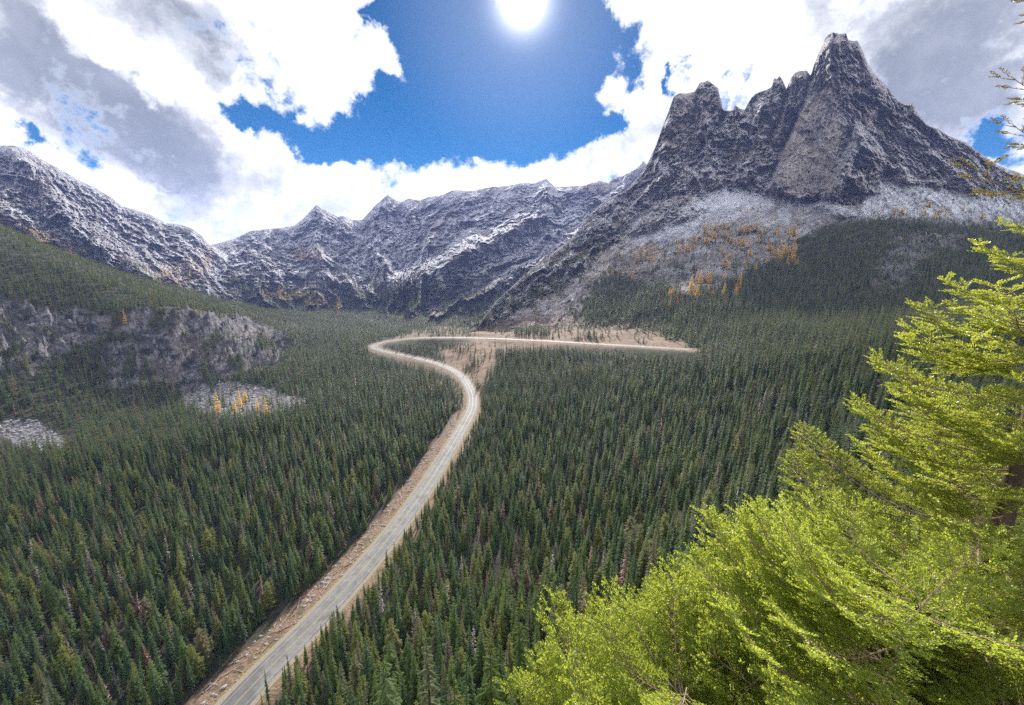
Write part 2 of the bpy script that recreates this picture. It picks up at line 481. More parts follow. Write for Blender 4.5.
# ------------------------------------------------------------------ the road surface and its paint
def strip(name, off0, off1, dz, mat, sides=1, dash=None, kind="structure", thick=0.0):
    V = []; Fc = []
    n = len(road)
    o = np.linspace(off0, off1, sides + 1)
    for q in o:
        V.append(np.c_[road[:, :2] + rnorm * q, road[:, 2] + dz])
    V = np.stack(V, 1)                       # n, sides+1, 3
    f = gridfaces(n, sides + 1)
    if dash:
        keep = (np.arange(n - 1) % dash[0]) < dash[1]
        f = f.reshape(n - 1, sides, 4)[keep].reshape(-1, 4)
    V = V.reshape(-1, 3)
    if thick:
        off = len(V); bot = V.copy(); bot[:, 2] -= thick
        V = np.vstack([V, bot])
        i = np.arange(n - 1); w = sides + 1
        s1 = np.stack([i * w, (i + 1) * w, (i + 1) * w + off, i * w + off], -1)
        s2 = np.stack([i * w + w - 1, i * w + w - 1 + off, (i + 1) * w + w - 1 + off, (i + 1) * w + w - 1], -1)
        f = np.vstack([f, s1, s2])
    me = mesh_np(name, V, f, [mat], smooth=False)
    return link(name, me, kind=kind)


m, t = new_mat("worn_asphalt")
pn = t.pos(); a1 = t.noise(0.25, 6, .6, pn); a2 = t.noise(9.0, 5, .7, pn); a3 = t.noise(0.05, 3, .5, pn)
c = t.mix(t.ss(a1, .35, .65), (0.09, 0.09, 0.09), (0.15, 0.147, 0.14)); c = t.mix(t.ss(a2, .4, .7, 0, .5), c, (0.19, 0.18, 0.17))
c = t.mix(t.ss(a3, .52, .56, 0, .45), c, (0.06, 0.06, 0.06)); c = t.mix(t.ss(t.noise(.6, 4, .7, pn, 1.5), .60, .62, 0, .5), c, (0.04, 0.04, 0.04))
t.out(t.bsdf(c, 0.75, t.bump(a2, .3, .02), 0.2)); M_asph = m
M_gravel = simple_mat("shoulder_gravel", (0.16, 0.135, 0.10), (0.27, 0.235, 0.19), 2.5, 0.95, 0.05, 0.5, 0.05)
M_white = simple_mat("white_road_paint", (0.26, 0.26, 0.25), (0.42, 0.41, 0.40), 3, 0.6)
M_yellow = simple_mat("yellow_road_paint", (0.24, 0.18, 0.08), (0.34, 0.26, 0.12), 3, 0.6)
strip("shoulder", -6.8, 6.8, 0.0, M_gravel, 4, thick=0.3)
strip("highway", -4.8, 4.8, 0.06, M_asph, 4, thick=0.06)
strip("edge_marking", 3.60, 3.70, 0.07, M_white)
strip("edge_marking", -3.70, -3.60, 0.07, M_white)
strip("centre_marking", 0.10, 0.24, 0.07, M_yellow)
strip("centre_marking", -0.24, -0.10, 0.07, M_yellow)

# ------------------------------------------------------------------ mountains
MTN = {}


def mountain(name, mat, ridge, layers, pxs, rows, relief, masks, foot_drop=120, back=((80, 50), (350, 260), (900, 600))):
    """ridge: silhouette (px,py); layers: list of (fraction-row position t 0..1, [(px,py,r)...]) foot->ridge. Every vertex gets a real distance."""
    rx = np.array([q[0] for q in ridge], float); ry = np.array([q[1] for q in ridge], float)
    ts = [l[0] for l in layers]
    LY = np.array([np.interp(pxs, [q[0] for q in l[1]], [q[1] for q in l[1]]) for l in layers])
    LR = np.array([np.interp(pxs, [q[0] for q in l[1]], [q[2] for q in l[1]]) for l in layers])
    LY[-1] = np.interp(pxs, rx, ry)
    for i in range(len(layers) - 2, -1, -1):
        LY[i] = np.maximum(LY[i], LY[i + 1] + 1.5)
    tt = np.linspace(0, 1, rows)
    PY = np.empty((rows, len(pxs))); RQ = np.empty_like(PY)
    for j in range(len(pxs)):
        PY[:, j] = np.interp(tt, ts, LY[:, j]); RQ[:, j] = np.interp(tt, ts, LR[:, j])
    PX = np.broadcast_to(pxs, PY.shape)
    ridge_y = LY[-1][None, :]
    rel = relief(PX, PY, ridge_y, tt[:, None])
    RQ = RQ - rel
    az, te = raydir(PX, PY)
    X, Y, Z = RQ * np.sin(az), RQ * np.cos(az), RQ * te
    front = np.stack([X, Y, Z], -1)
    # skirt under the foot and the far side behind the crest
    sk = front[0].copy(); sk[:, 2] -= foot_drop
    bk = []
    for dr, dz in back:
        q = front[-1].copy(); r0 = np.hypot(q[:, 0], q[:, 1]); f = (r0 + dr) / r0
        q[:, 0] *= f; q[:, 1] *= f; q[:, 2] = np.maximum(q[:, 2] - dz - 20 * fbm(pxs / 9, pxs * 0 + dr, 3, 8), -260)
        bk.append(q)
    allv = np.concatenate([sk[None], front, np.array(bk)], 0)
    mk = masks(PX, PY, ridge_y, tt[:, None])
    at = {}
    for kx, v in mk.items():
        v = np.broadcast_to(v, PY.shape)
        at[kx] = np.concatenate([v[:1], v] + [v[-1:]] * len(back), 0)
    me = mesh_np(name, allv.reshape(-1, 3), gridfaces(allv.shape[0], len(pxs)), [mat], smooth=True, attrs=at)
    o = link(name, me, kind="structure")
    MTN[name] = (front, PX, PY, mk)
    return o


def blendk(px, xs, ks):
    return np.interp(px, xs, ks)


# -- central snowy ridge
RC = [(120, 268), (200, 246), (215, 244), (233, 239), (251, 231), (269, 229), (294, 226), (305, 217), (316, 205), (328, 212), (338, 217), (343, 215.5), (353, 220), (362, 220),
      (376, 204.5), (387.6, 194.8), (396.6, 200.6), (402, 202), (409, 198.6), (419.5, 200.6), (428, 197), (443, 194.7), (453, 190), (471, 191), (491, 187), (507, 186), (520, 183),
      (535, 182.7), (546.4, 178.6), (555, 187), (573, 186), (583, 185.7), (599, 180.6), (608, 183), (611.5, 178.6), (624, 175.5), (637, 168), (643, 160.7), (650, 168), (700, 172), (760, 178)]
rcx = np.array([q[0] for q in RC]); rcy = np.array([q[1] for q in RC])


def relC(PX, PY, RY, T):
    dy = PY - RY
    s = PX + np.interp(PX, [200, 350, 400, 430, 620], [-0.9, -0.9, 0.3, 1.7, 1.5]) * dy
    e = np.clip(dy / 14, 0.12, 1)
    w1 = fbm(PX / 30, PY / 26, 4, 44) * 34; w2 = fbm(PX / 26, PY / 30, 4, 45) * 26
    s = s + w1
    v = (ridged(s / 52, (dy + w2) / 80 + 3, 6, 41, .55) - .45) * 260 + (ridged((s + w2) / 17, (dy + w1) / 24, 6, 47, .6) - .45) * 105 + fbm(PX / 7, PY / 6, 5, 43, .65) * 45 + (ridged(PX / 5, PY / 3.4, 4, 49, .6) - .45) * 34
    v = v + (blocks(s, dy + w1 * .6, 14, 9, 74) - .5) * 40 + (blocks(s + w2, dy + w1 * .6, 5, 4, 75) - .5) * 18
    # the big snow bowl between the two ribs
    v = v - 160 * np.exp(-(segdist(PX, PY, [(600, 205), (560, 225), (500, 262), (440, 300)]) / 13) ** 2)
    v = v - 90 * np.exp(-(segdist(PX, PY, [(470, 225), (440, 250), (400, 272)]) / 6) ** 2)
    v = v + 120 * np.exp(-(segdist(PX, PY, [(545, 182), (535, 215), (490, 240), (440, 262), (400, 290)]) / 12) ** 2)
    return v * e * np.clip(T / 0.08, 0, 1)


def maskC(PX, PY, RY, T):
    n = fbm(PX / 16, PY / 12, 4, 88)
    bowl = np.exp(-(segdist(PX, PY, [(596, 208), (560, 222), (520, 240), (480, 262), (445, 280)]) / (9 + n * 6)) ** 2) + .7 * np.exp(-(segdist(PX, PY, [(480, 222), (440, 246), (400, 272), (370, 285)]) / (4 + n * 4)) ** 2) \
        + .7 * np.exp(-(segdist(PX, PY, [(402, 225), (378, 248), (355, 270)]) / 5) ** 2) + .6 * np.exp(-(segdist(PX, PY, [(310, 228), (330, 235), (335, 255)]) / 6) ** 2) + .5 * np.exp(-(segdist(PX, PY, [(470, 262), (430, 280), (400, 300), (385, 315)]) / 4) ** 2)
    low = sstep(262, 300, PY + n * 26)
    org = np.maximum(inpoly(PX + n * 14, PY, [(262, 284), (310, 290), (345, 304), (335, 312), (290, 303), (262, 296)], 4), inpoly(PX + n * 16, PY, [(286, 250), (318, 250), (326, 258), (300, 262), (285, 258)], 3))
    org = np.maximum(org, inpoly(PX + n * 14, PY, [(310, 305), (345, 304), (360, 320), (330, 318)], 4))
    fans = np.maximum(inpoly(PX, PY + n * 5, [(385, 330), (408, 316), (445, 302), (442, 318), (418, 331)], 3), inpoly(PX, PY + n * 5, [(378, 325), (392, 310), (408, 310), (400, 322)], 3))
    dy = PY - RY
    sm_ = PX + np.interp(PX, [200, 350, 400, 430, 620], [-0.9, -0.9, 0.3, 1.7, 1.5]) * dy + n * 16
    stk = (ridged(sm_ / 8, PY / 22, 4, 61) - .42) + .5 * (ridged(sm_ / 26, PY / 40, 4, 63) - .42)
    return dict(snow=np.clip(bowl, 0, 1) * .5 - low * .45 + .13 + stk * 1.1, talus=np.clip(bowl, 0, 1) * 0.75, veg=low * .9 * (1 - fans), orange=org * .9, soil=fans * .6)


foot_px = [120, 200, 260, 330, 400, 480, 760]
LC = [(0, [(120, 330, 1300), (200, 330, 1300), (300, 345, 1250), (380, 345, 1050), (430, 343, 960), (480, 340, 940), (760, 340, 940)]),
      (0.12, [(120, 310, 1500), (200, 305, 1500), (300, 325, 1450), (380, 329, 1250), (430, 329, 1100), (480, 327, 1050), (760, 327, 1050)]),
      (0.5, [(120, 285, 1950), (200, 275, 1950), (300, 275, 1950), (380, 278, 1850), (430, 270, 1750), (480, 262, 1700), (760, 260, 1700)]),
      (1, [(120, 250, 2700), (350, 200, 2800), (760, 170, 2700)])]
mountain("snowy_ridge", M_ridge, RC, LC, np.arange(120, 760, 0.8), 330, relC, maskC)

# -- far left mountain
RB = [(-260, 120), (-120, 138), (-60, 150), (-20, 152), (0, 145.5), (15, 145.5), (25.5, 149), (42, 159.6), (59, 168.5), (77, 179), (94.5, 187.6), (110, 196.6), (122.5, 205.5), (138, 210.6), (153, 215.7),
      (166, 223), (179, 224), (191.5, 228.5), (202, 236), (209, 244), (240, 262), (290, 290)]


def relB(PX, PY, RY, T):
    dy = PY - RY
    s = PX - 1.1 * dy
    e = np.clip(dy / 12, 0.1, 1)
    w1 = fbm(PX / 30, PY / 20, 4, 144) * 34; w2 = fbm(PX / 26, PY / 24, 4, 145) * 26
    s = s + w1
    v = (ridged(s / 50, (dy + w2) / 50 + 7, 6, 141, .55) - .45) * 150 + (ridged((s + w2) / 16, (dy + w1) / 15, 6, 147, .6) - .45) * 80 + fbm(PX / 7, PY / 5, 5, 143, .65) * 38 + (ridged(PX / 5, PY / 3, 4, 149, .6) - .45) * 28
    v = v + 150 * np.exp(-(segdist(PX, PY, [(15, 147), (48, 185), (52, 205), (95, 240), (150, 280)]) / 12) ** 2)
    return v * e * np.clip(T / 0.08, 0, 1)


def maskB(PX, PY, RY, T):
    n = fbm(PX / 16, PY / 9, 4, 188)
    crest = 218 + (PX) * 0.37
    org = inpoly(PX + n * 14, PY + n * 6, [(-60, 205), (0, 215), (30, 226), (60, 240), (85, 250), (70, 262), (30, 245), (-60, 235)], 5) + inpoly(PX + n * 20, PY + n * 10, [(150, 268), (180, 258), (215, 245), (222, 262), (190, 288), (160, 285)], 5) * .8
    t1 = np.exp(-(segdist(PX, PY, [(0, 205), (40, 222), (75, 232), (110, 262)]) / (4 + 3 * n)) ** 2)
    low = sstep(-18, 14, PY + n * 20 - crest - 10)
    sm_ = PX - 1.1 * (PY - RY) + n * 14
    stk = (ridged(sm_ / 8, PY / 16, 4, 161) - .42) + .5 * (ridged(sm_ / 26, PY / 30, 4, 163) - .42)
    return dict(snow=.10 + t1 * .6 - low * .5 + stk * 1.1, talus=np.clip(t1, 0, 1) * .8, veg=low * .6, orange=np.clip(org, 0, 1), soil=np.clip(org * .35, 0, 1))


LB = [(0, [(-260, 300, 1500), (0, 262, 1300), (100, 300, 1350), (200, 330, 1300), (290, 345, 1300)]),
      (0.3, [(-260, 230, 1700), (0, 228, 1500), (100, 262, 1550), (200, 290, 1550), (290, 330, 1500)]),
      (1, [(-260, 150, 2300), (100, 180, 2350), (290, 260, 2400)])]
mountain("left_mountain", M_ridge, RB, LB, np.arange(-260, 290, 0.9), 230, relB, maskB)

# -- the granite massif with its spires
RDG = [(440, 352), (455, 345), (478, 326), (496, 301), (527, 273), (548, 257), (571, 239), (583, 224), (597, 207), (609, 198.5), (625, 190), (636, 180), (649, 160.7), (656, 145), (662.7, 126.7), (669.5, 108.5),
       (674, 96), (679.7, 93), (687, 93.5), (694.5, 91.5), (698, 86), (700, 82.4), (704, 82), (708, 80), (712.6, 83.6), (718, 88), (720.6, 99.5), (722.9, 109.7), (730.8, 110.8), (735.3, 105), (740, 108.5), (744.4, 109.7), (751, 98),
       (755, 94), (760, 91.5), (766, 90), (771.7, 87), (774, 78), (777, 79), (779.6, 75.6), (782, 79), (784.8, 84.7), (786.4, 89), (791, 78), (795, 73), (799, 71), (806.9, 70.4), (810.7, 75.6), (813.7, 65.4), (817, 57), (821.6, 47), (826, 37), (829, 34),
       (833, 32.3), (840, 34), (846, 33.3), (848.5, 40), (853, 41), (857.5, 40.4), (862.6, 50.6), (869, 66), (874, 73), (879, 78.7), (888, 87.7), (893, 95), (897, 100.5), (904.7, 104), (908, 105), (912.4, 102), (917.5, 112),
       (925, 123.4), (931, 127), (938, 128.6), (946, 134), (953, 137.5), (966, 142.6), (976, 150), (989, 159), (999, 165.6), (1020, 173), (1060, 190), (1130, 212)]


def relD(PX, PY, RY, T):
    dy = PY - RY
    kk = np.interp(PX, [480, 640, 700, 760, 800, 850, 920, 1000], [1.0, .85, .75, .35, .18, -.35, -.8, -.9])
    s = PX + kk * (PY - 120)
    base = np.interp(PX, [480, 560, 640, 700, 725, 760, 790, 830, 860, 880, 920, 1000], [331, 290, 222, 203, 188, 193, 196, 203, 208, 182, 186, 200])
    cliff = 1 - sstep(-6, 8, PY - base)
    knob = inpoly(PX, PY, [(630, 232), (655, 205), (690, 196), (702, 208), (690, 218), (660, 226)], 5)
    cliff = np.maximum(cliff, knob * .7)
    a = .30 + .70 * cliff
    low = sstep(10, 60, PY - base)
    a = np.maximum(a, .3 * low)
    e = np.clip(dy / 8, 0.12, 1)
    w1 = fbm(PX / 24, PY / 26, 4, 244) * 20; w2 = fbm(PX / 22, PY / 24, 4, 245) * 24
    s = s + w1
    v = (ridged(s / 32, (PY + w2) / 90, 6, 241, .55) - .45) * 95 + (ridged((s + w2 * .4) / 11, (PY + w1) / 26, 6, 247, .6) - .45) * 46 + fbm(PX / 7, PY / 8, 5, 243, .65) * 24 + (ridged(PX / 5, PY / 5.5, 5, 249, .62) - .45) * 22
    v = v + cliff * ((ridged((s + w2 * .2) / 7, PY / 55, 5, 251, .6) - .45) * 26 + (ridged((s + .15 * PY) / 3.2, PY / 30, 3, 253) - .45) * 8)
    bx_ = s + w2 * .35; by_ = PY + w1 * .5 - .25 * PX
    v = v + cliff * ((blocks(bx_, by_, 11, 22, 71) - .5) * 20 + (blocks(bx_, by_, 4.5, 9, 72) - .5) * 9 + (blocks(bx_, by_, 2.2, 3.6, 73) - .5) * 4)
    v = v * a
    tower = inpoly(PX, PY, [(812, 70), (822, 40), (858, 36), (872, 68), (884, 100), (868, 130), (852, 160), (840, 195), (800, 200), (766, 190), (776, 165), (792, 130), (803, 100)], 4)
    smoothface = inpoly(PX, PY, [(808, 95), (830, 90), (848, 120), (835, 190), (790, 196), (770, 185), (788, 140)], 8)
    v = v * (1 - .72 * smoothface)
    v = v + 70 * tower + smoothface * (ridged((PX + .3 * PY) / 4.5, PY / 60, 4, 301) - .5) * 9
    v = v + 55 * inpoly(PX, PY, [(655, 160), (676, 90), (719, 84), (722, 112), (700, 140), (676, 170), (655, 185)], 5)
    v = v + 45 * inpoly(PX, PY, [(760, 95), (776, 72), (786, 86), (780, 130), (760, 165), (735, 190), (735, 150), (745, 115)], 5)
    v = v + 25 * inpoly(PX, PY, [(790, 80), (806, 66), (812, 78), (800, 110), (788, 130)], 3)
    v = v + 85 * inpoly(PX, PY, [(858, 128), (876, 138), (884, 165), (872, 190), (864, 212), (838, 216), (818, 206), (838, 175)], 6)
    v = v + 60 * knob
    v = v - 80 * np.exp(-(segdist(PX, PY, [(811, 76), (802, 105), (786, 140), (770, 180)]) / 3.0) ** 2)
    v = v - 30 * np.exp(-(segdist(PX, PY, [(724, 112), (706, 140), (690, 165)]) / 3.5) ** 2) * 1.8
    v = v - 30 * np.exp(-(segdist(PX, PY, [(787, 90), (778, 120), (760, 160)]) / 3.0) ** 2) * 1.8
    v = v + 35 * np.exp(-(segdist(PX, PY, [(880, 82), (905, 125), (940, 160), (975, 190)]) / 7) ** 2)
    v = v + 30 * np.exp(-(segdist(PX, PY, [(912, 103), (900, 150), (905, 178)]) / 6) ** 2)
    return v * e * np.clip(T / 0.06, 0, 1)


def maskD(PX, PY, RY, T):
    n = fbm(PX / 18, PY / 14, 5, 288); n2 = fbm(PX / 6, PY / 5, 4, 289)
    base = np.interp(PX, [480, 560, 640, 700, 725, 760, 790, 830, 860, 880, 920, 1000], [331, 290, 222, 203, 188, 193, 196, 203, 208, 182, 186, 200]) + n * 9
    knob = inpoly(PX + n2 * 5, PY, [(630, 232), (655, 205), (690, 196), (702, 208), (690, 218), (660, 226)], 3)
    tal = sstep(-3, 5, PY - base) * sstep(600, 660, PX + n * 60) * (1 - knob)
    tal = tal * (1 - .7 * sstep(14, 50, PY - base - n * 30))
    snowf = np.maximum(inpoly(PX + n2 * 6, PY + n2 * 4, [(690, 205), (715, 184), (738, 190), (775, 196), (760, 215), (700, 228), (650, 240), (670, 222)], 5),
                       inpoly(PX + n2 * 6, PY + n2 * 4, [(865, 190), (885, 175), (925, 190), (1000, 200), (1030, 215), (860, 218)], 5))
    face = inpoly(PX, PY, [(808, 95), (830, 90), (848, 120), (835, 190), (790, 196), (770, 185), (788, 140)], 8)
    face = np.maximum(face, inpoly(PX, PY, [(822, 40), (850, 40), (866, 70), (872, 110), (845, 120), (812, 100)], 8) * .6)
    face = np.maximum(face, inpoly(PX, PY, [(660, 140), (676, 90), (719, 84), (722, 108), (700, 125), (670, 150)], 6) * .8)
    slab = inpoly(PX, PY, [(725, 118), (745, 125), (728, 185), (700, 190), (640, 200), (655, 180), (700, 145)], 8)
    low = sstep(14, 60, PY - base + n * 26)
    veg = low * (0.75 + n * .5)
    cutm = inpoly(PX + n * 12, PY + n2 * 4, [(440, 352), (470, 326), (530, 318), (600, 318), (660, 326), (690, 345), (600, 350)], 6)
    soil = np.clip(cutm * 1.0, 0, 1)
    org = inpoly(PX + n * 12, PY + n2 * 6, [(590, 262), (640, 246), (700, 232), (790, 236), (800, 262), (740, 268), (690, 290), (640, 280)], 10) * .22
    org = org + inpoly(PX + n * 12, PY + n2 * 4, [(722, 212), (765, 208), (765, 220), (725, 222)], 4) * .4
    sn = .02 - .55 * face + .28 * slab + .5 * snowf - low * .33 - soil * .8 + .12 * sstep(880, 930, PX) * (PY < 200)
    sn = sn - .35 * inpoly(PX, PY, [(480, 335), (600, 250), (640, 260), (660, 330)], 20)
    kk = np.interp(PX, [480, 640, 700, 760, 800, 850, 920, 1000], [1.0, .85, .75, .35, .18, -.35, -.8, -.9])
    sm_ = PX + kk * (PY - 120) + n2 * 5
    stk = (ridged(sm_ / 6, PY / 34, 4, 261) - .42) + .6 * (ridged((PX - .55 * PY) / 30, (PY + .5 * PX) / 5, 4, 263) - .42)
    sn = sn + stk * 1.25 * (1 - .75 * face) * (1 - .6 * low) + .17
    fp = inpoly(PX + n * 12, PY + n2 * 6, [(690, 348), (670, 318), (640, 300), (655, 285), (690, 296), (720, 290), (745, 275), (782, 262), (800, 240), (830, 224), (880, 218), (930, 222), (1000, 228), (1130, 250), (1130, 352)], 5)
    fp = fp * (1 - .8 * inpoly(PX + n * 26, PY + n2 * 14, [(878, 262), (900, 236), (960, 232), (965, 246), (925, 262), (915, 285), (860, 296)], 5))
    veg = np.maximum(veg, fp * 1.1); sn = sn - .8 * fp; tal = tal * (1 - fp)
    return dict(snow=sn, talus=np.clip(tal * .9, 0, 1), veg=np.clip(veg * (1 - soil) * .95, 0, 1), orange=org, soil=soil)


LD = [(0, [(440, 356, 780), (480, 345, 760), (600, 342, 680), (690, 350, 590), (760, 352, 580), (850, 345, 560), (950, 340, 540), (1130, 340, 540)]),
      (0.07, [(440, 353, 800), (480, 338, 790), (600, 333, 700), (690, 339, 615), (760, 338, 620), (850, 328, 620), (950, 320, 600), (1130, 320, 600)]),
      (0.36, [(440, 353, 800), (480, 334, 820), (560, 300, 950), (640, 255, 1060), (700, 237, 1080), (780, 228, 1090), (850, 216, 1100), (1000, 222, 1080), (1130, 245, 1080)]),
      (0.5, [(440, 352.5, 810), (480, 331, 840), (560, 285, 1000), (640, 220, 1190), (680, 203, 1230), (725, 186, 1280), (760, 194, 1290), (830, 204, 1270), (860, 204, 1270), (880, 180, 1290), (920, 186, 1290), (1000, 198, 1280), (1130, 230, 1250)]),
      (1, [(440, 352, 820), (480, 326, 860), (560, 250, 1150), (640, 180, 1380), (700, 90, 1440), (840, 35, 1440), (900, 100, 1460), (1000, 166, 1480), (1130, 210, 1480)])]
mountain("granite_massif", M_massif, RDG, LD, np.arange(440, 1130, 0.7), 520, relD, maskD, back=((50, 45), (250, 220), (700, 500)))

# ------------------------------------------------------------------ conifers
def merge(parts):
    """list of (verts, tris) -> one"""
    V = []; Fc = []; o = 0
    for v, f in parts:
        V.append(v); Fc.append(f + o); o += len(v)
    return np.vstack(V), np.vstack(Fc)


def tube(path, rad, sides=6):
    """tapered tube along a path, quads split to triangles"""
    path = np.asarray(path, float); n = len(path)
    tg = np.gradient(path, axis=0); tg /= np.linalg.norm(tg, axis=1)[:, None] + 1e-9
    ref = np.where(np.abs(tg[:, 2:3]) > .9, [[1., 0, 0]], [[0, 0, 1.]])
    a = np.cross(tg, ref); a /= np.linalg.norm(a, axis=1)[:, None]; b = np.cross(tg, a)
    ang = np.arange(sides) * 2 * np.pi / sides
    rad = np.asarray(rad)[:, None, None]
    v = path[:, None, :] + rad * (np.cos(ang)[None, :, None] * a[:, None, :] + np.sin(ang)[None, :, None] * b[:, None, :])
    q = gridfaces(n, sides, True)
    f = np.vstack([q[:, [0, 1, 2]], q[:, [0, 2, 3]]])
    return v.reshape(-1, 3), f


def conifer_crown(h, rad, levels, per, rng, start=0.12, drop=0.35, sub=3, gaps=0.1, power=0.85):
    """unit-free crown: whorls of drooping ragged fronds, each made of narrow leaf-clump triangles"""
    V = []; Fc = []; n = 0
    for i in range(levels):
        t = start + (1 - start) * (i + rng.uniform(-.3, .3)) / levels
        t = min(max(t, start * .8), .985)
        z = h * t
        L0 = rad * (1 - t) ** power * (1 if t > start + .1 else .75) + 0.02 * h * .4
        k = max(4, int(round(per * (0.55 + 0.45 * (1 - t)))))
        a0 = rng.uniform(0, 6.28)
        for j in range(k):
            if rng.random() < gaps: continue
            a = a0 + j * 6.283 / k + rng.uniform(-.25, .25)
            L = L0 * rng.uniform(.65, 1.2)
            dr = L * drop * rng.uniform(.5, 1.4) * (1.1 - t * .8)
            d = np.array([math.cos(a), math.sin(a), 0.]); s = np.array([-d[1], d[0], 0.])
            up0 = L * .12 * t
            for q in range(sub):
                f0 = q / sub * .75; f1 = min(1.08, f0 + 1.35 / sub)
                p0 = d * L * f0 + np.array([0, 0, z - dr * f0 * f0 + up0])
                p1 = d * L * f1 + np.array([0, 0, z - dr * f1 * f1 * 1.15 + up0])
                wd = L * (.30 - .12 * q / sub) * rng.uniform(.8, 1.2) + .04
                th = np.array([0, 0, -wd * rng.uniform(.35, .75)])
                for sg in (-1, 1):
                    tip = p1 + s * sg * wd * rng.uniform(.5, 1.1) + th * rng.uniform(.3, 1.0)
                    mid = (p0 + p1) / 2 + s * sg * wd * 1.0 + th
                    V += [p0, mid, p1]; Fc.append([n, n + 1, n + 2]); n += 3
                    V += [(p0 + p1) / 2, tip, p1 + (p1 - p0) * .15 * rng.uniform(0, 1)]; Fc.append([n, n + 1, n + 2]); n += 3
    # leader
    for a in (0, 2.1, 4.2):
        V += [(0.10 * math.cos(a), .10 * math.sin(a), h * .94), (0.10 * math.cos(a + 1.5), .10 * math.sin(a + 1.5), h * .94), (0, 0, h)]; Fc.append([n, n + 1, n + 2]); n += 3
    return np.array(V), np.array(Fc)


def trunk_geo(h, r0, rng, top=0.97, sides=6):
    z = np.linspace(-.06, top, 7) * h
    wob = np.cumsum(rng.normal(0, .004 * h, (7, 2)), 0) * np.linspace(0, 1, 7)[:, None] * .5
    return tube(np.c_[wob, z], r0 * (1 - np.linspace(0, .93, 7)), sides)


KINDS = {}
def tree_kind(key, h, rad, mat, bark, levels, per, seed, **kw):
    rng = np.random.default_rng(seed)
    c = conifer_crown(h, rad, levels, per, rng, **kw); tr = trunk_geo(h, h * .013 + .05, rng)
    cm = mesh_np(key + "_crown", c[0], c[1], [mat]); tm = mesh_np(key + "_trunk", tr[0], tr[1], [bark])
    v, f = merge([c, tr])
    both = mesh_np(key, v, f, [mat, bark], matidx=np.r_[np.zeros(len(c[1])), np.ones(len(tr[1]))])
    KINDS[key] = (cm, tm, both, h)


# near kinds (heights in metres)
tree_kind("narrow_spire", 24, 2.3, M_con[0], M_bark, 30, 9, 1, drop=.45, start=.10)
tree_kind("full_cone", 21, 3.3, M_con[0], M_bark, 28, 10, 2, drop=.35, start=.06)
tree_kind("bluish_spire", 22, 2.5, M_con[1], M_bark, 28, 9, 3, drop=.5, start=.08)
tree_kind("olive_cone", 19, 3.2, M_con[2], M_bark, 24, 10, 4, drop=.3, start=.05, power=.75)
tree_kind("thin_top", 25, 2.2, M_con[1], M_bark, 26, 8, 5, drop=.5, start=.2, gaps=.28)
tree_kind("ragged_tree", 22, 2.6, M_con[2], M_bark, 24, 8, 6, drop=.45, start=.16, gaps=.22)
tree_kind("round_top", 18, 3.5, M_con[2], M_bark, 22, 10, 12, drop=.2, start=.12, power=.5, gaps=.2)
tree_kind("reddish_tree", 20, 2.1, M_red, M_bark_dead, 24, 8, 7, drop=.45, start=.12, gaps=.2)
tree_kind("grey_snag", 20, 1.5, M_grey, M_bark_dead, 20, 6, 8, drop=.25, start=.2, gaps=.35, sub=2)
tree_kind("larch", 14, 2.4, M_larch, M_bark, 20, 10, 9, drop=.15, start=.08, gaps=.0)
tree_kind("larch_slim", 15, 1.8, M_larch, M_bark, 20, 9, 10, drop=.2, start=.08, gaps=.0)
# far kinds: the same habit with fewer, larger fronds
tree_kind("far_spire", 22, 2.3, M_con[0], M_bark, 14, 6, 21, drop=.45, sub=2, start=.08)
tree_kind("far_cone", 20, 2.9, M_con[1], M_bark, 13, 6, 22, drop=.4, sub=2, start=.06)
tree_kind("far_olive", 20, 2.6, M_con[2], M_bark, 13, 6, 23, drop=.4, sub=2, start=.06)
tree_kind("far_red", 19, 2.0, M_red, M_bark_dead, 12, 6, 24, drop=.4, sub=2, gaps=.2)
tree_kind("far_larch", 14, 2.2, M_larch, M_bark, 9, 6, 25, drop=.15, sub=2)

# ---- where trees stand -------------------------------------------------
def jitter_points(spacing, xr, yr, rng):
    xs = np.arange(xr[0], xr[1], spacing); ys = np.arange(yr[0], yr[1], spacing)
    X, Y = np.meshgrid(xs, ys)
    X = X + rng.uniform(-.48, .48, X.shape) * spacing; Y = Y + rng.uniform(-.48, .48, Y.shape) * spacing
    return X.ravel(), Y.ravel()


TX, TY = jitter_points(4.5, (-1450, 1100), (20, 1600), RNG)
az = np.abs(np.arctan2(TX, TY)); rr_ = np.hypot(TX, TY)
ok = (az < R(60)) & (rr_ > 22) & (rr_ < 1650)
TX, TY = TX[ok], TY[ok]
TZ = sample_grid(GZ, TX, TY)
tpx, tpy = project(TX, TY, TZ)
rr_ = np.hypot(TX, TY)
trd, _, tsd = road_near(TX, TY)
q_rock = sample_grid(rock, TX, TY); q_tal = sample_grid(talus, TX, TY); q_soil = sample_grid(cut, TX, TY); q_mead = sample_grid(meadow, TX, TY)
rnd = RNG.random(len(TX))
nn = fbm(TX / 70, TY / 70, 4, 401)
dens = 0.95 + nn * .5
dens = np.where(rr_ > 500, dens * .80, dens)
dens *= 1 - (.95 - .3 * sstep(.05, .35, nn)) * sstep(.25, .6, q_rock)
dens *= 1 - .86 * sstep(.3, .6, q_tal)
dens *= 1 - (.93 - .45 * sstep(.0, .25, nn)) * q_soil
dens *= 1 - .75 * q_mead
clear_l = np.where(rr_ > 420, 11, 19) + 3 * fbm(TX / 25, TY / 25, 2, 402)
clear_r = np.where(rr_ > 420, 9, 10.5) + 2 * fbm(TX / 25, TY / 25, 2, 403)
dens = np.where(trd < np.where(tsd > 0, clear_l, clear_r), 0, dens)
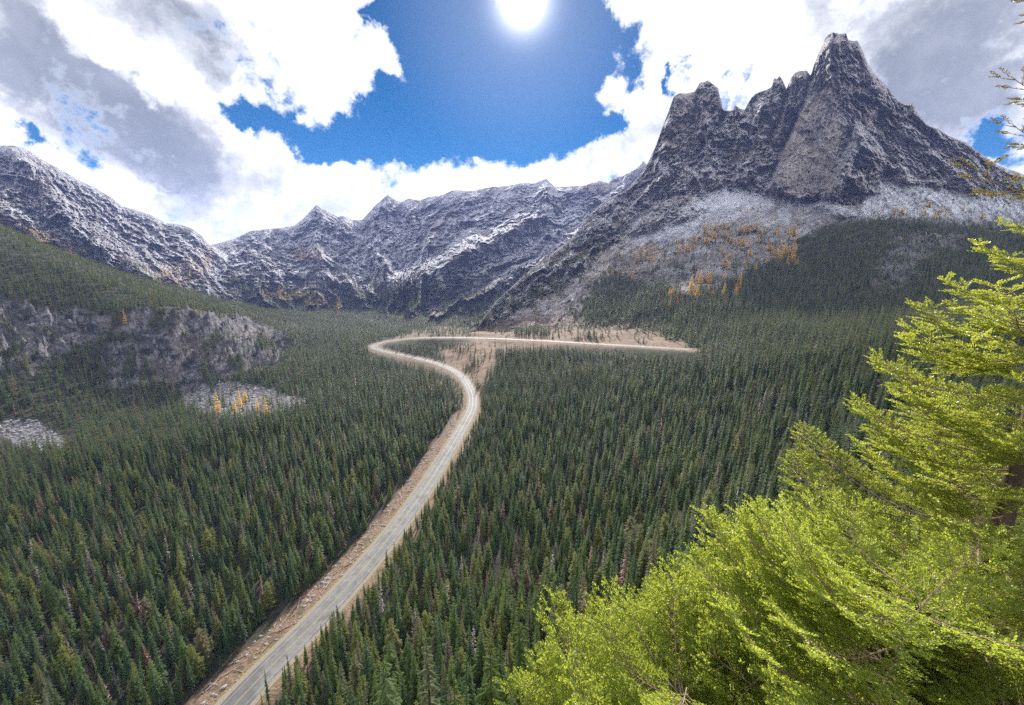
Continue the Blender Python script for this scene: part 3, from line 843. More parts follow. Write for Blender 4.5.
# open patches in the lower-left forest and near the foot of the left cliff
dens *= 1 - .9 * inpoly(tpx + nn * 20, tpy + nn * 8, [(-20, 418), (60, 424), (90, 440), (75, 452), (20, 448), (-20, 436)], 4)
dens *= 1 - .2 * inpoly(tpx + nn * 30, tpy + nn * 10, [(0, 385), (100, 400), (170, 398), (180, 420), (100, 440), (0, 430)], 8)
# no trees hiding the upper road: low growth only on the cut bank below it
keep = rnd < dens
# keep the view line to the road free: drop trees whose crown would stand over it in the valley bend
TX, TY, TZ, tpx, tpy, rr_, nn, trd, tsd, q_rock = (v[keep] for v in (TX, TY, TZ, tpx, tpy, rr_, nn, trd, tsd, q_rock))
hs = RNG.uniform(.50, 1.0, len(TX)) * (1 + .3 * nn)
hs *= np.where(RNG.random(len(TX)) < .18, .6, 1)
hs *= 1 - .4 * sstep(600, 1100, rr_)
hs = np.where(trd < 24, hs * RNG.uniform(.5, .95, len(TX)), hs)
# occlusion guard for the road: a tree between eye and road that would rise over the centreline
tt_px, tt_py = project(TX, TY, TZ + 22 * hs)
rpx, rpy = project(road[:, 0], road[:, 1], road[:, 2]); rrd = np.hypot(road[:, 0], road[:, 1])
ratio = np.ones(len(TX))
for i in range(len(road)):
    if rpy[i] > 702 or rpx[i] > 693: continue
    near = (np.abs(tpx - rpx[i]) < 4 + 900 / rrd[i]) & (rr_ < rrd[i] + 2) & (tpy > rpy[i])
    # highest allowed top = just under the road's near edge
    lim = rpy[i] + (3.0 if rrd[i] < 420 else 1.0)
    hp = tpy - tt_py
    allowed = np.clip((tpy - lim) / np.maximum(hp, .1), 0, 1)
    ratio[near] = np.minimum(ratio[near], allowed[near])
soft = RNG.random(len(TX)) < .04
ratio = np.where(soft & (ratio > .6), 1, ratio)
hs = hs * ratio
keep = hs > .22
TX, TY, TZ, tpx, tpy, rr_, nn, q_rock, hs, trd, tsd = (v[keep] for v in (TX, TY, TZ, tpx, tpy, rr_, nn, q_rock, hs, trd, tsd))

# trees on the massif: sample its front sheet
def on_mountain(name, count, densf, rng):
    front, PXm, PYm, mk = MTN[name]
    e1 = front[1:, :-1] - front[:-1, :-1]; e2 = front[:-1, 1:] - front[:-1, :-1]
    area = np.linalg.norm(np.cross(e1, e2), axis=-1)
    d = densf(PXm[:-1, :-1], PYm[:-1, :-1]) * np.minimum(area, 60)
    p = (d / d.sum()).ravel()
    idx = rng.choice(len(p), count, p=p)
    i, j = np.unravel_index(idx, d.shape)
    a = rng.random(count)[:, None]; b = rng.random(count)[:, None]
    q = front[i, j] + a * e1[i, j] + b * e2[i, j]
    return q, PXm[i, j], PYm[i, j]


FOREST = [(690, 348), (670, 318), (640, 300), (655, 285), (690, 296), (720, 290), (745, 275), (782, 262), (800, 240), (830, 224), (880, 218), (930, 222), (1000, 228), (1130, 250), (1130, 352)]


def densD(px, py):
    n = fbm(px / 12, py / 10, 4, 501); n2 = fbm(px / 30, py / 24, 3, 502)
    f = inpoly(px + n * 12, py + n * 8, FOREST, 5)
    gap = inpoly(px + n * 26, py + n * 14, [(878, 262), (900, 236), (960, 232), (965, 246), (925, 262), (915, 285), (860, 296)], 5)
    f = f * (1 - .75 * gap)
    f2 = inpoly(px + n * 14, py + n * 10, [(575, 318), (590, 292), (610, 268), (640, 285), (670, 300), (690, 325), (640, 322), (600, 322)], 6) * .8
    f3 = inpoly(px + n * 20, py + n * 20, [(480, 325), (540, 270), (600, 240), (640, 240), (600, 320)], 10) * .28 * sstep(-.1, .3, n)
    f4 = inpoly(px, py, [(620, 262), (700, 235), (830, 222), (800, 262), (720, 285), (650, 285)], 8) * .34 * sstep(-.15, .3, n)
    f5 = inpoly(px, py, [(850, 185), (1020, 178), (1130, 215), (1000, 222), (870, 220)], 5) * .05
    return np.clip(f * 1.0 + f2 + f3 + f4 + f5, 0, 1.2) + 1e-6


MP, mpx, mpy = on_mountain("granite_massif", 21000, densD, RNG)
mh = RNG.uniform(.5, .95, len(MP)) * np.interp(mpy, [215, 260, 320], [.6, .85, 1.0])


def densC(px, py):
    n = fbm(px / 10, py / 8, 4, 511)
    f = sstep(275, 305, py + n * 40) * np.interp(px, [200, 300, 500, 640], [.6, .8, 1, .6])
    f = f * (1 - inpoly(px, py, [(385, 330), (408, 316), (445, 302), (442, 318), (418, 331)], 3))
    f = f + .25 * sstep(235, 262, py) * sstep(.0, .3, n) * (px < 470)
    return f + 1e-7


CPt, cpx_, cpy_ = on_mountain("snowy_ridge", 9000, densC, RNG)
ch = RNG.uniform(.6, 1.15, len(CPt))


def densB(px, py):
    n = fbm(px / 12, py / 8, 4, 521); crest = 222 + px * .36
    return sstep(-14, 8, py + n * 24 - crest) * sstep(-.2, .2, n) + 1e-7


BPt, bpx_, bpy_ = on_mountain("left_mountain", 3500, densB, RNG)
bh = RNG.uniform(.55, 1.0, len(BPt))

# ---- choose the kinds -------------------------------------------------
kr = RNG.random(len(TX))
redpatch = np.maximum(inpoly(tpx, tpy, [(-20, 470), (80, 480), (140, 560), (150, 705), (-20, 720)], 40), .5 * inpoly(tpx, tpy, [(420, 500), (640, 450), (700, 600), (480, 700)], 40))
near_names = np.array(["narrow_spire", "full_cone", "bluish_spire", "olive_cone", "thin_top", "ragged_tree", "round_top"])
pick = RNG.choice(len(near_names), len(TX), p=[.24, .17, .20, .10, .13, .11, .05])
tk = near_names[pick].astype(object)
tk[kr < .012 + .06 * redpatch] = "reddish_tree"
tk[(kr > .012 + .06 * redpatch) & (kr < .026 + .085 * redpatch)] = "grey_snag"
far = rr_ > 430
fk = np.array(["far_spire", "far_cone", "far_olive"])[RNG.choice(3, len(TX), p=[.45, .35, .20])].astype(object)
fk[kr < .015] = "far_red"
tk = np.where(far, fk, tk)
rot = RNG.uniform(0, 6.283, len(TX))
wid = RNG.uniform(.85, 1.4, len(TX))

# ---- the 300 conifers that show largest are things of their own --------
kind_h = np.array([KINDS[k_][3] for k_ in tk])
top_px, top_py = project(TX, TY, TZ + kind_h * hs)
size = np.hypot(top_px - tpx, top_py - tpy)
inside = (top_px > 4) & (top_px < 1020) & (top_py > 2) & (top_py < 690) & (trd > 0)
foliage_cover = inpoly(top_px, top_py, [(485, 720), (515, 690), (560, 610), (600, 578), (640, 600), (670, 575), (760, 545), (770, 480), (850, 500), (842, 440), (905, 350), (960, 250), (1024, 200), (1100, 200), (1100, 730)], 3) > .5
cand = np.where(inside & ~foliage_cover, size, 0)
NIND = 290
ind = np.argsort(-cand)[:NIND]
is_ind = np.zeros(len(TX), bool); is_ind[ind] = True

HABIT = {"narrow_spire": "dark green narrow", "full_cone": "dark green broad", "bluish_spire": "blue-green slender", "olive_cone": "olive green bushy",
         "thin_top": "blue-green sparse", "ragged_tree": "olive green ragged", "round_top": "olive round-topped", "reddish_tree": "reddish brown dying", "grey_snag": "bare grey dead",
         "larch": "golden broad", "larch_slim": "golden slim"}
CATN = {"reddish_tree": "dying conifer", "grey_snag": "dead tree"}
ORD = ["leftmost", "second from left", "third from left", "fourth from left", "fifth from left", "sixth from left", "seventh from left", "eighth from left", "ninth from left", "tenth from left",
       "eleventh from left", "twelfth from left", "thirteenth from left", "fourteenth from left", "fifteenth from left"]


def plant(name, key, loc, s, w, rz, label, cat, group):
    cm, tm, _, h = KINDS[key]
    o = link(name, None, label, cat, None, group)
    o.location = loc; o.rotation_euler = (0, 0, rz); o.scale = (s * w, s * w, s)
    link("trunk", tm, parent=o); link("crown", cm, parent=o)
    return o


def where_phrase(px, py, side, rd):
    if side > 0:
        if rd < 34: return "edging the log-strewn bank left of the highway"
        band = "lower edge" if py > 620 else "middle" if py > 540 else "upper part"
        col = "far left corner" if px < 90 else "left valley forest"
        return f"{'in the ' + col} {'at the ' + band if col != 'far left corner' else 'forest'}".strip()
    if rd < 26: return "standing beside the highway's right edge"
    if py > 620: a = "low downslope"
    elif py > 530: a = "halfway downslope"
    else: a = "high upslope"
    b = "near the highway" if px < 400 else "above the pale rock slab" if px < 470 else "left of the bright boughs" if px < 640 else "behind the bright boughs"
    return f"{b}, {a}"


groups = {}
for i in ind:
    ph = where_phrase(top_px[i], top_py[i], tsd[i], trd[i])
    sz = "tall" if size[i] > np.quantile(size[ind], .66) else "short" if size[i] < np.quantile(size[ind], .33) else "medium"
    groups.setdefault((sz, tk[i], ph), []).append(i)
for (sz, kd, ph), mem in groups.items():
    mem.sort(key=lambda i: top_px[i])
    for n_, i in enumerate(mem):
        base_l = f"{sz} {HABIT[kd]} conifer {ph}"
        if len(mem) > 1:
            base_l = f"{ORD[min(n_, 14)]} {sz} {HABIT[kd]} conifer {ph}"
        base_l = " ".join(base_l.split()[:16])
        grp = "conifers left of the highway" if tsd[i] > 0 else "conifers right of the highway"
        plant("conifer", kd, (TX[i], TY[i], TZ[i] - .3), hs[i], wid[i], rot[i], base_l, CATN.get(kd, "conifer"), grp)

# ---- the rest is forest -------------------------------------------------
def scatter(name, key, pts, s, w, rz, label=None, cat=None, kind="stuff"):
    """one object that repeats a tree mesh on its points"""
    n = len(pts)
    if n == 0: return
    me = bpy.data.meshes.new(name); me.vertices.add(n); me.vertices.foreach_set("co", np.asarray(pts, np.float32).ravel())
    a = me.attributes.new("size", "FLOAT_VECTOR", "POINT"); a.data.foreach_set("vector", np.stack([s * w, s * w, s], -1).astype(np.float32).ravel())
    a = me.attributes.new("turn", "FLOAT_VECTOR", "POINT"); a.data.foreach_set("vector", np.stack([rz * 0 + RNG.normal(0, .02, n), RNG.normal(0, .02, n), rz], -1).astype(np.float32).ravel())
    return me


def scatter_many(name, items, label, cat, scene_kind="stuff"):
    """items: list of (key, pts, s, w, rz): all in one object through geometry nodes"""
    allp = np.vstack([it[1] for it in items]); n = len(allp)
    me = bpy.data.meshes.new(name); me.vertices.add(n); me.vertices.foreach_set("co", allp.astype(np.float32).ravel())
    s = np.concatenate([it[2] for it in items]); w = np.concatenate([it[3] for it in items]); rz = np.concatenate([it[4] for it in items])
    kid = np.concatenate([np.full(len(it[1]), q) for q, it in enumerate(items)])
    a = me.attributes.new("size", "FLOAT_VECTOR", "POINT"); a.data.foreach_set("vector", np.stack([s * w, s * w, s], -1).astype(np.float32).ravel())
    a = me.attributes.new("turn", "FLOAT_VECTOR", "POINT"); a.data.foreach_set("vector", np.stack([RNG.normal(0, .035, n), RNG.normal(0, .035, n), rz], -1).astype(np.float32).ravel())
    a = me.attributes.new("kindid", "INT", "POINT"); a.data.foreach_set("value", kid.astype(np.int32))
    o = link(name, me, label, cat, scene_kind)
    ng = bpy.data.node_groups.new(name + "_nodes", "GeometryNodeTree")
    ng.interface.new_socket("Geometry", in_out="INPUT", socket_type="NodeSocketGeometry")
    ng.interface.new_socket("Geometry", in_out="OUTPUT", socket_type="NodeSocketGeometry")
    N = ng.nodes; L = ng.links
    gi = N.new("NodeGroupInput"); go = N.new("NodeGroupOutput"); jn = N.new("GeometryNodeJoinGeometry")

    def named(nm, ty):
        x = N.new("GeometryNodeInputNamedAttribute"); x.data_type = ty; x.inputs[0].default_value = nm
        return x.outputs[0]
    for q, it in enumerate(items):
        src = bpy.data.objects.new("tree_form", KINDS[it[0]][2])
        oi = N.new("GeometryNodeObjectInfo"); oi.inputs["Object"].default_value = src; oi.inputs["As Instance"].default_value = True
        cmp = N.new("FunctionNodeCompare"); cmp.data_type = "INT"; cmp.operation = "EQUAL"
        ia = [s_ for s_ in cmp.inputs if s_.type == "INT"]
        L.new(named("kindid", "INT"), ia[0]); ia[1].default_value = q
        ip = N.new("GeometryNodeInstanceOnPoints")
        L.new(gi.outputs[0], ip.inputs["Points"]); L.new(cmp.outputs[0], ip.inputs["Selection"]); L.new(oi.outputs["Geometry"], ip.inputs["Instance"])
        er = N.new("FunctionNodeEulerToRotation"); L.new(named("turn", "FLOAT_VECTOR"), er.inputs[0]); L.new(er.outputs[0], ip.inputs["Rotation"])
        L.new(named("size", "FLOAT_VECTOR"), ip.inputs["Scale"])
        L.new(ip.outputs[0], jn.inputs[0])
    L.new(jn.outputs[0], go.inputs[0])
    md = o.modifiers.new("trees", "NODES"); md.node_group = ng
    return o


rest = ~is_ind
TP = np.stack([TX, TY, TZ - .3], -1)
for nm, sel, lab in (("left_forest", rest & (tsd > 0), "dense dark conifer forest filling the valley floor and slope left of the highway"),
                     ("right_forest", rest & (tsd <= 0), "dense dark conifer forest covering the slope right of the highway")):
    items = []
    for kd in sorted(set(tk[sel])):
        s_ = sel & (tk == kd)
        items.append((kd, TP[s_], hs[s_], wid[s_], rot[s_]))
    scatter_many(nm.split("_")[1], items, lab, "forest")


def simple_items(Pt, hh, kinds, probs):
    kk_ = RNG.choice(len(kinds), len(Pt), p=probs); it = []
    for q, kd in enumerate(kinds):
        s_ = kk_ == q
        it.append((kd, Pt[s_] - [0, 0, .4], hh[s_], RNG.uniform(.85, 1.3, s_.sum()), RNG.uniform(0, 6.28, s_.sum())))
    return it


scatter_many("forest", simple_items(MP, mh, ["far_spire", "far_cone", "far_olive", "far_red"], [.5, .35, .12, .03]), "dark conifer forest climbing the foot of the spired granite mountain", "forest")
scatter_many("forest", simple_items(CPt, ch, ["far_spire", "far_cone", "far_olive"], [.5, .4, .1]), "distant dark conifer forest at the foot of the snowy ridge", "forest")
scatter_many("forest", simple_items(BPt, bh, ["far_spire", "far_cone", "far_olive"], [.5, .4, .1]), "distant conifers thinning out up the far left mountain", "forest")

# ---- larches -------------------------------------------------------------
def larch_at(px, py, surface):
    if surface == "ground":
        # walk the sight line until it meets the ground
        az_, te_ = raydir(px, py); r = np.linspace(250, 1150, 900)
        X = r * np.sin(az_); Y = r * np.cos(az_); g = sample_grid(GZ, X, Y)
        hit = np.where(r * te_ <= g)[0]
        if len(hit) == 0: return None
        i = hit[0]; return np.array([X[i], Y[i], g[i]])
    front, PXm, PYm, _ = MTN[surface]
    j = int(np.clip(round((px - PXm[0, 0]) / (PXm[0, 1] - PXm[0, 0])), 0, PXm.shape[1] - 1))
    i = int(np.abs(PYm[:, j] - py).argmin())
    return front[i, j]


patches = [("granite_massif", [(628, 250), (660, 246), (664, 262), (632, 262)], 28, .55, "in the band under the talus, far left part"),
           ("granite_massif", [(664, 246), (700, 238), (704, 252), (666, 262)], 26, .6, "in the band under the talus, left of its middle"),
           ("granite_massif", [(702, 230), (732, 228), (732, 246), (704, 246)], 24, .75, "in the band under the talus, at its middle"),
           ("granite_massif", [(733, 228), (762, 228), (762, 248), (734, 250)], 20, .8, "in the band under the talus, right of its middle"),
           ("granite_massif", [(764, 234), (800, 232), (798, 268), (766, 268)], 28, .9, "scattered above the dark right forest"),
           ("granite_massif", [(700, 252), (760, 250), (760, 272), (705, 272)], 16, .7, "loosely scattered on the grey knoll"),
           ("granite_massif", [(684, 282), (722, 276), (742, 280), (740, 298), (690, 300)], 26, .9, "in the bright cluster below the rocky knoll"),
           ("granite_massif", [(670, 296), (692, 290), (690, 310), (668, 310)], 7, .7, "by the gully above the upper road"),
           ("granite_massif", [(596, 258), (642, 248), (642, 282), (606, 280)], 22, .55, "on the massif's lower left flank"),
           ("granite_massif", [(740, 205), (790, 210), (780, 222), (735, 216)], 10, .5, "high on the reddish outcrop under the cliff"),
           ("granite_massif", [(890, 205), (980, 210), (1000, 222), (890, 218)], 14, .6, "at the talus edge above the dark forest")]
lg = {}
for surf, poly, cnt, sc, ph in patches:
    xs_ = [q[0] for q in poly]; ys_ = [q[1] for q in poly]; k_ = 0
    while k_ < cnt:
        x_, y_ = random.uniform(min(xs_), max(xs_)), random.uniform(min(ys_), max(ys_))
        if inpoly(np.array([x_]), np.array([y_]), poly, .01)[0] < .5: continue
        lg.setdefault(ph, []).append((x_, larch_at(x_, y_, surf), sc * random.uniform(.7, 1.25), random.choice(["larch", "larch_slim"]))); k_ += 1
single = [(219, 415, 1.25, "larch_slim", "leftmost tall golden larch standing on the grey boulder field"), (236, 414, .9, "larch_slim", "short golden larch in the middle of the boulder field"),
          (241, 409, 1.05, "larch_slim", "golden larch just behind the short one on the boulder field"), (246, 402, .8, "larch", "small bushy golden larch at the boulder field's upper edge"),
          (258, 412, .8, "larch_slim", "small thin golden larch right of the boulder field's middle"), (267, 418, 1.1, "larch_slim", "rightmost golden larch at the boulder field's lower edge"),
          (126, 325, .95, "larch_slim", "lone golden larch above the left rock cliff"), (661, 262, 1.0, "larch_slim", "lone orange larch low on the massif's left flank")]
for x_, y_, sc, kd, lab in single:
    p_ = larch_at(x_, y_, "ground" if x_ < 500 else "granite_massif")
    if p_ is not None:
        plant("larch_tree", kd, tuple(p_ - [0, 0, .2]), sc * 1.5, 1.15, random.random() * 6, lab, "larch", "golden larches")
SZW = lambda s_: "tall" if s_ > .85 else "small"
NUMW = ["leftmost", "second", "third", "fourth", "fifth", "sixth", "seventh", "eighth", "ninth", "tenth", "eleventh", "twelfth", "thirteenth", "fourteenth", "fifteenth", "sixteenth", "seventeenth", "eighteenth", "nineteenth", "twentieth",
        "twenty-first", "twenty-second", "twenty-third", "twenty-fourth", "twenty-fifth", "twenty-sixth", "twenty-seventh", "twenty-eighth", "twenty-ninth", "thirtieth"]
for ph, mem in lg.items():
    mem.sort(key=lambda q: q[0])
    for n_, (x_, p_, sc, kd) in enumerate(mem):
        who = "leftmost" if n_ == 0 else NUMW[n_] + " from left"
        plant("larch_tree", kd, tuple(p_ - np.array([0, 0, .2])), sc * 1.75, 1.6, random.random() * 6, f"{who} golden larch {ph}", "larch", "golden larches")
# roadside row of yellow bushes-like larches left of the bend
rowp = [(401, 392), (406, 391), (411, 390), (416, 389), (420, 388), (425, 386), (429, 385), (433, 384), (437, 383), (441, 381)]
for n_, (x_, y_) in enumerate(rowp):
    p_ = larch_at(x_, y_ + 4, "ground")
    if p_ is not None:
        plant("larch_tree", "larch", tuple(p_), random.uniform(.4, .65), 1.1, random.random() * 6, f"{'leftmost' if n_ == 0 else NUMW[n_] + ' from left'} small yellow larch in the row left of the bend", "larch", "golden larches")

# far orange slopes: one mass nobody could count
def densO(px, py):
    n = fbm(px / 10, py / 8, 3, 531)
    return (inpoly(px + n * 10, py + n * 4, [(256, 286), (310, 290), (350, 306), (335, 314), (290, 303)], 3) + .7 * inpoly(px + n * 10, py, [(290, 250), (318, 250), (322, 256), (296, 260)], 2)) + 1e-9


OP, _, _ = on_mountain("snowy_ridge", 260, densO, RNG)
def densO2(px, py):
    n = fbm(px / 10, py / 8, 3, 532)
    return (inpoly(px + n * 10, py + n * 4, [(-20, 212), (30, 228), (75, 248), (60, 256), (-20, 232)], 3) + .6 * inpoly(px + n * 14, py + n * 6, [(160, 275), (185, 262), (215, 248), (215, 262), (185, 288)], 3)) + 1e-9
OP2, _, _ = on_mountain("left_mountain", 260, densO2, RNG)
OP3 = np.vstack([OP, OP2])
scatter_many("larch_grove", [("far_larch", OP3, RNG.uniform(.55, .9, len(OP3)), np.full(len(OP3), 1.3), RNG.uniform(0, 6.28, len(OP3)))], "far golden larch groves across the distant mountain slopes", "larches")

# ------------------------------------------------------------------ logs and boulders
def log_mesh(L, r, seed):
    rng = np.random.default_rng(seed)
    x = np.linspace(-L / 2, L / 2, 6)
    v, f = tube(np.c_[x, rng.normal(0, .04 * r * 4, 6), rng.normal(0, .03, 6)], r * np.linspace(1, .55, 6) * rng.uniform(.9, 1.1, 6), 7)
    nv = [v]; nf = [f]; o = len(v)
    for end in (0, 5):
        ring = v[end * 7:(end + 1) * 7]; nv.append(ring.mean(0)[None]); b_ = end * 7
        nf.append(np.array([[b_ + q, b_ + (q + 1) % 7, o] for q in range(7)])); o += 1
    for _ in range(3):
        b_ = rng.uniform(-.35, .35) * L; a_ = rng.uniform(0, 3.1)
        s_, g_ = tube(np.array([[b_, 0, 0], [b_ + .3, math.cos(a_) * .9, abs(math.sin(a_)) * .9 + .2]]), [r * .25, r * .08], 4)
        nv.append(s_); nf.append(g_ + o); o += len(s_)
    return mesh_np("log", np.vstack(nv), np.vstack(nf), [M_log], smooth=False)


logs = [log_mesh(6, .18, 1), log_mesh(4, .16, 2), log_mesh(8, .18, 3), log_mesh(2.5, .22, 4)]
cands = []
for s in range(0, len(road)):
    if rpy[s] < 415 or rpy[s] > 702 or road[s, 1] < 0 or rpx[s] < 0: continue
    for _ in range(3):
        off = random.uniform(8.5, 16.5)
        x_, y_ = road[s, 0] + rnorm[s, 0] * off, road[s, 1] + rnorm[s, 1] * off
        cands.append((x_, y_, s, off))
random.shuffle(cands)
cands = sorted(cands[:110], key=lambda q: -q[2])
LS = [("long", 0), ("short", 1), ("very long", 2), ("stubby", 3)]
for n_, (x_, y_, s, off) in enumerate(cands):
    kind_i = random.randrange(4)
    z_ = float(sample_grid(GZ, np.array([x_]), np.array([y_]))[0])
    px_, py_ = project(x_, y_, z_)
    part = "by the far end" if py_ < 480 else "by the middle" if py_ < 580 else "by the near end"
    ang = math.atan2(tan[s, 1], tan[s, 0]) + random.gauss(0, .5)
    o = link("fallen_log", logs[kind_i], f"{LS[kind_i][0]} bleached log lying {part} of the bank left of the highway", "log", None, f"{LS[kind_i][0]} logs {part} of the highway bank")
    o.location = (x_, y_, z_ + .18); o.rotation_euler = (0, random.gauss(0, .03), ang); o.scale = (1, random.uniform(.8, 1.5), random.uniform(.8, 1.4))


def rock_mesh(name, seed, n=14):
    rng = np.random.default_rng(seed)
    th = np.linspace(0, np.pi, n); ph_ = np.linspace(0, 2 * np.pi, 2 * n, endpoint=False)
    T_, Pp = np.meshgrid(th, ph_, indexing="ij")
    d_ = np.stack([np.sin(T_) * np.cos(Pp), np.sin(T_) * np.sin(Pp), np.cos(T_)], -1).reshape(-1, 3)
    rad = np.ones(len(d_)) * 1.0
    for _ in range(9):                       # planar cuts give broken faces
        nrm = rng.normal(size=3); nrm /= np.linalg.norm(nrm); c_ = rng.uniform(.5, .85)
        dt = d_ @ nrm
        rad = np.where(dt > .05, np.minimum(rad, c_ / np.maximum(dt, .05)), rad)
    v = d_ * rad[:, None] * [1, .8, .65]
    q = gridfaces(n, 2 * n, True)
    return mesh_np(name, v, q, [M_stone])


rocks = [rock_mesh("boulder", s_) for s_ in (3, 5, 8)]
KINDS["rock0"] = (None, None, rocks[0], 1); KINDS["rock1"] = (None, None, rocks[1], 1); KINDS["rock2"] = (None, None, rocks[2], 1)
# rubble on the boulder field, banks and cut slope (uncountable)
bx, by = jitter_points(2.6, (-520, 60), (300, 760), RNG)
qt = sample_grid(talus, bx, by); kk_ = (qt > .35) & (RNG.random(len(bx)) < .8)
bx, by = bx[kk_], by[kk_]
i_ = RNG.integers(0, len(road), 2600); of_ = RNG.uniform(7, 17, 2600); ok_ = (rpy[i_] > 338)
bx2, by2 = road[i_, 0] + rnorm[i_, 0] * of_, road[i_, 1] + rnorm[i_, 1] * of_
cx_, cy_ = jitter_points(5, (-150, 360), (380, 780), RNG)
qc = sample_grid(cut, cx_, cy_); kc = (qc > .5) & (RNG.random(len(cx_)) < .5)
cx_, cy_ = cx_[kc], cy_[kc]
rd2, _, _ = road_near(cx_, cy_); cx_, cy_ = cx_[rd2 > 8], cy_[rd2 > 8]
for nm, X_, Y_, s0, s1, lab in (("rubble", bx, by, .5, 2.2, "pale grey boulders covering the clearing in the left forest"), ("rubble", np.r_[bx2, cx_], np.r_[by2, cy_], .25, 1.1, "small broken stones strewn over the brown banks beside the highway")):
    Z_ = sample_grid(GZ, X_, Y_); n_ = len(X_); kq = RNG.integers(0, 3, n_); its = []
    sz_ = s0 + (s1 - s0) * RNG.random(n_) ** 3
    for q in range(3):
        m_ = kq == q
        its.append((f"rock{q}", np.stack([X_, Y_, Z_], -1)[m_], sz_[m_], RNG.uniform(.8, 1.3, m_.sum()), RNG.uniform(0, 6.28, m_.sum())))
    scatter_many(nm, its, lab, "rubble")
# pale slabs breaking through the near slope
for n_, (x_, y_, sc, lab) in enumerate([(392, 694, 5.5, "large pale grey rock slab between conifers at the picture's foot"), (408, 683, 3.6, "smaller pale rock slab just above the large one"), (417, 668, 2.4, "narrow topmost pale rock on the near slope"),
                                        (360, 698, 2.2, "low pale boulder left of the large rock slab")]):
    p_ = larch_at(x_, y_, "ground") if False else None
    az_, te_ = raydir(x_, y_); r = np.linspace(40, 300, 900)
    g = sample_grid(GZ, r * np.sin(az_), r * np.cos(az_)); hit = np.where(r * te_ <= g)[0][0]
    o = link("rock_slab", rocks[n_ % 3], lab, "rock", None, "pale rock slabs on the near slope")
    o.location = (r[hit] * math.sin(az_), r[hit] * math.cos(az_), g[hit] + .1 * sc); o.scale = (sc, sc * .7, sc * .9); o.rotation_euler = (.3, -.4, n_ * 1.3)

# ------------------------------------------------------------------ foreground firs
M_fir = needle_mat("bright_fir_needles", (0.09, 0.16, 0.03), (0.19, 0.25, 0.045), (0.60, 0.66, 0.08), 0.5, 0.3, 3.0, 0.4, 0.45)
M_fir2 = needle_mat("yellow_green_fir_needles", (0.10, 0.145, 0.025), (0.20, 0.235, 0.045), (0.52, 0.56, 0.07), 0.5, 0.3, 3.0, 0.4, 0.45)
M_firtwig = simple_mat("fir_twig_bark", (0.16, 0.10, 0.07), (0.32, 0.24, 0.19), 30, 0.9, 0.1, 0.4, 0.01)
M_redtip = needle_mat("rusty_needles", (0.13, 0.05, 0.04), (0.11, 0.12, 0.035), (0.28, 0.22, 0.05), 0.35, 0.3, 3.0)


def shoot(p, d, up, L, rng, nd_len=.026, nw=.0034, step=.0040):
    """needles along a shoot: returns triangle vertices (k*3,3)"""
    k = max(5, int(L / step))
    u = np.linspace(.03, 1, k)[:, None]
    side = np.cross(d, up); side /= np.linalg.norm(side) + 1e-9
    up2 = np.cross(side, d)
    base = p + d * L * u - up2 * (u * (1 - u)) * L * .05
    ang = rng.uniform(-1.25, 1.25, k) + np.where(np.arange(k) % 2 == 0, 0, np.pi)
    # spread: mostly flat to both sides, some upright
    lat = np.cos(ang)[:, None] * side + np.abs(np.sin(ang))[:, None] * up2 * .75
    nd = lat * .85 + d * (.45 + .7 * u ** 4) + rng.normal(0, .12, (k, 3))
    nd /= np.linalg.norm(nd, axis=1)[:, None]
    ln = nd_len * rng.uniform(.75, 1.15, k)[:, None] * (1 - .35 * u ** 3)
    wv = np.cross(nd, rng.normal(size=(k, 3))); wv /= np.linalg.norm(wv, axis=1)[:, None] + 1e-9
    a = base - wv * nw; b = base + wv * nw; c = base + nd * ln
    q = base + nd * ln * .6 + wv * nw * 1.3; q2 = base + nd * ln * .6 - wv * nw * 1.3
    return np.stack([a, q2, c, a, c, q, ], 1).reshape(-1, 3)


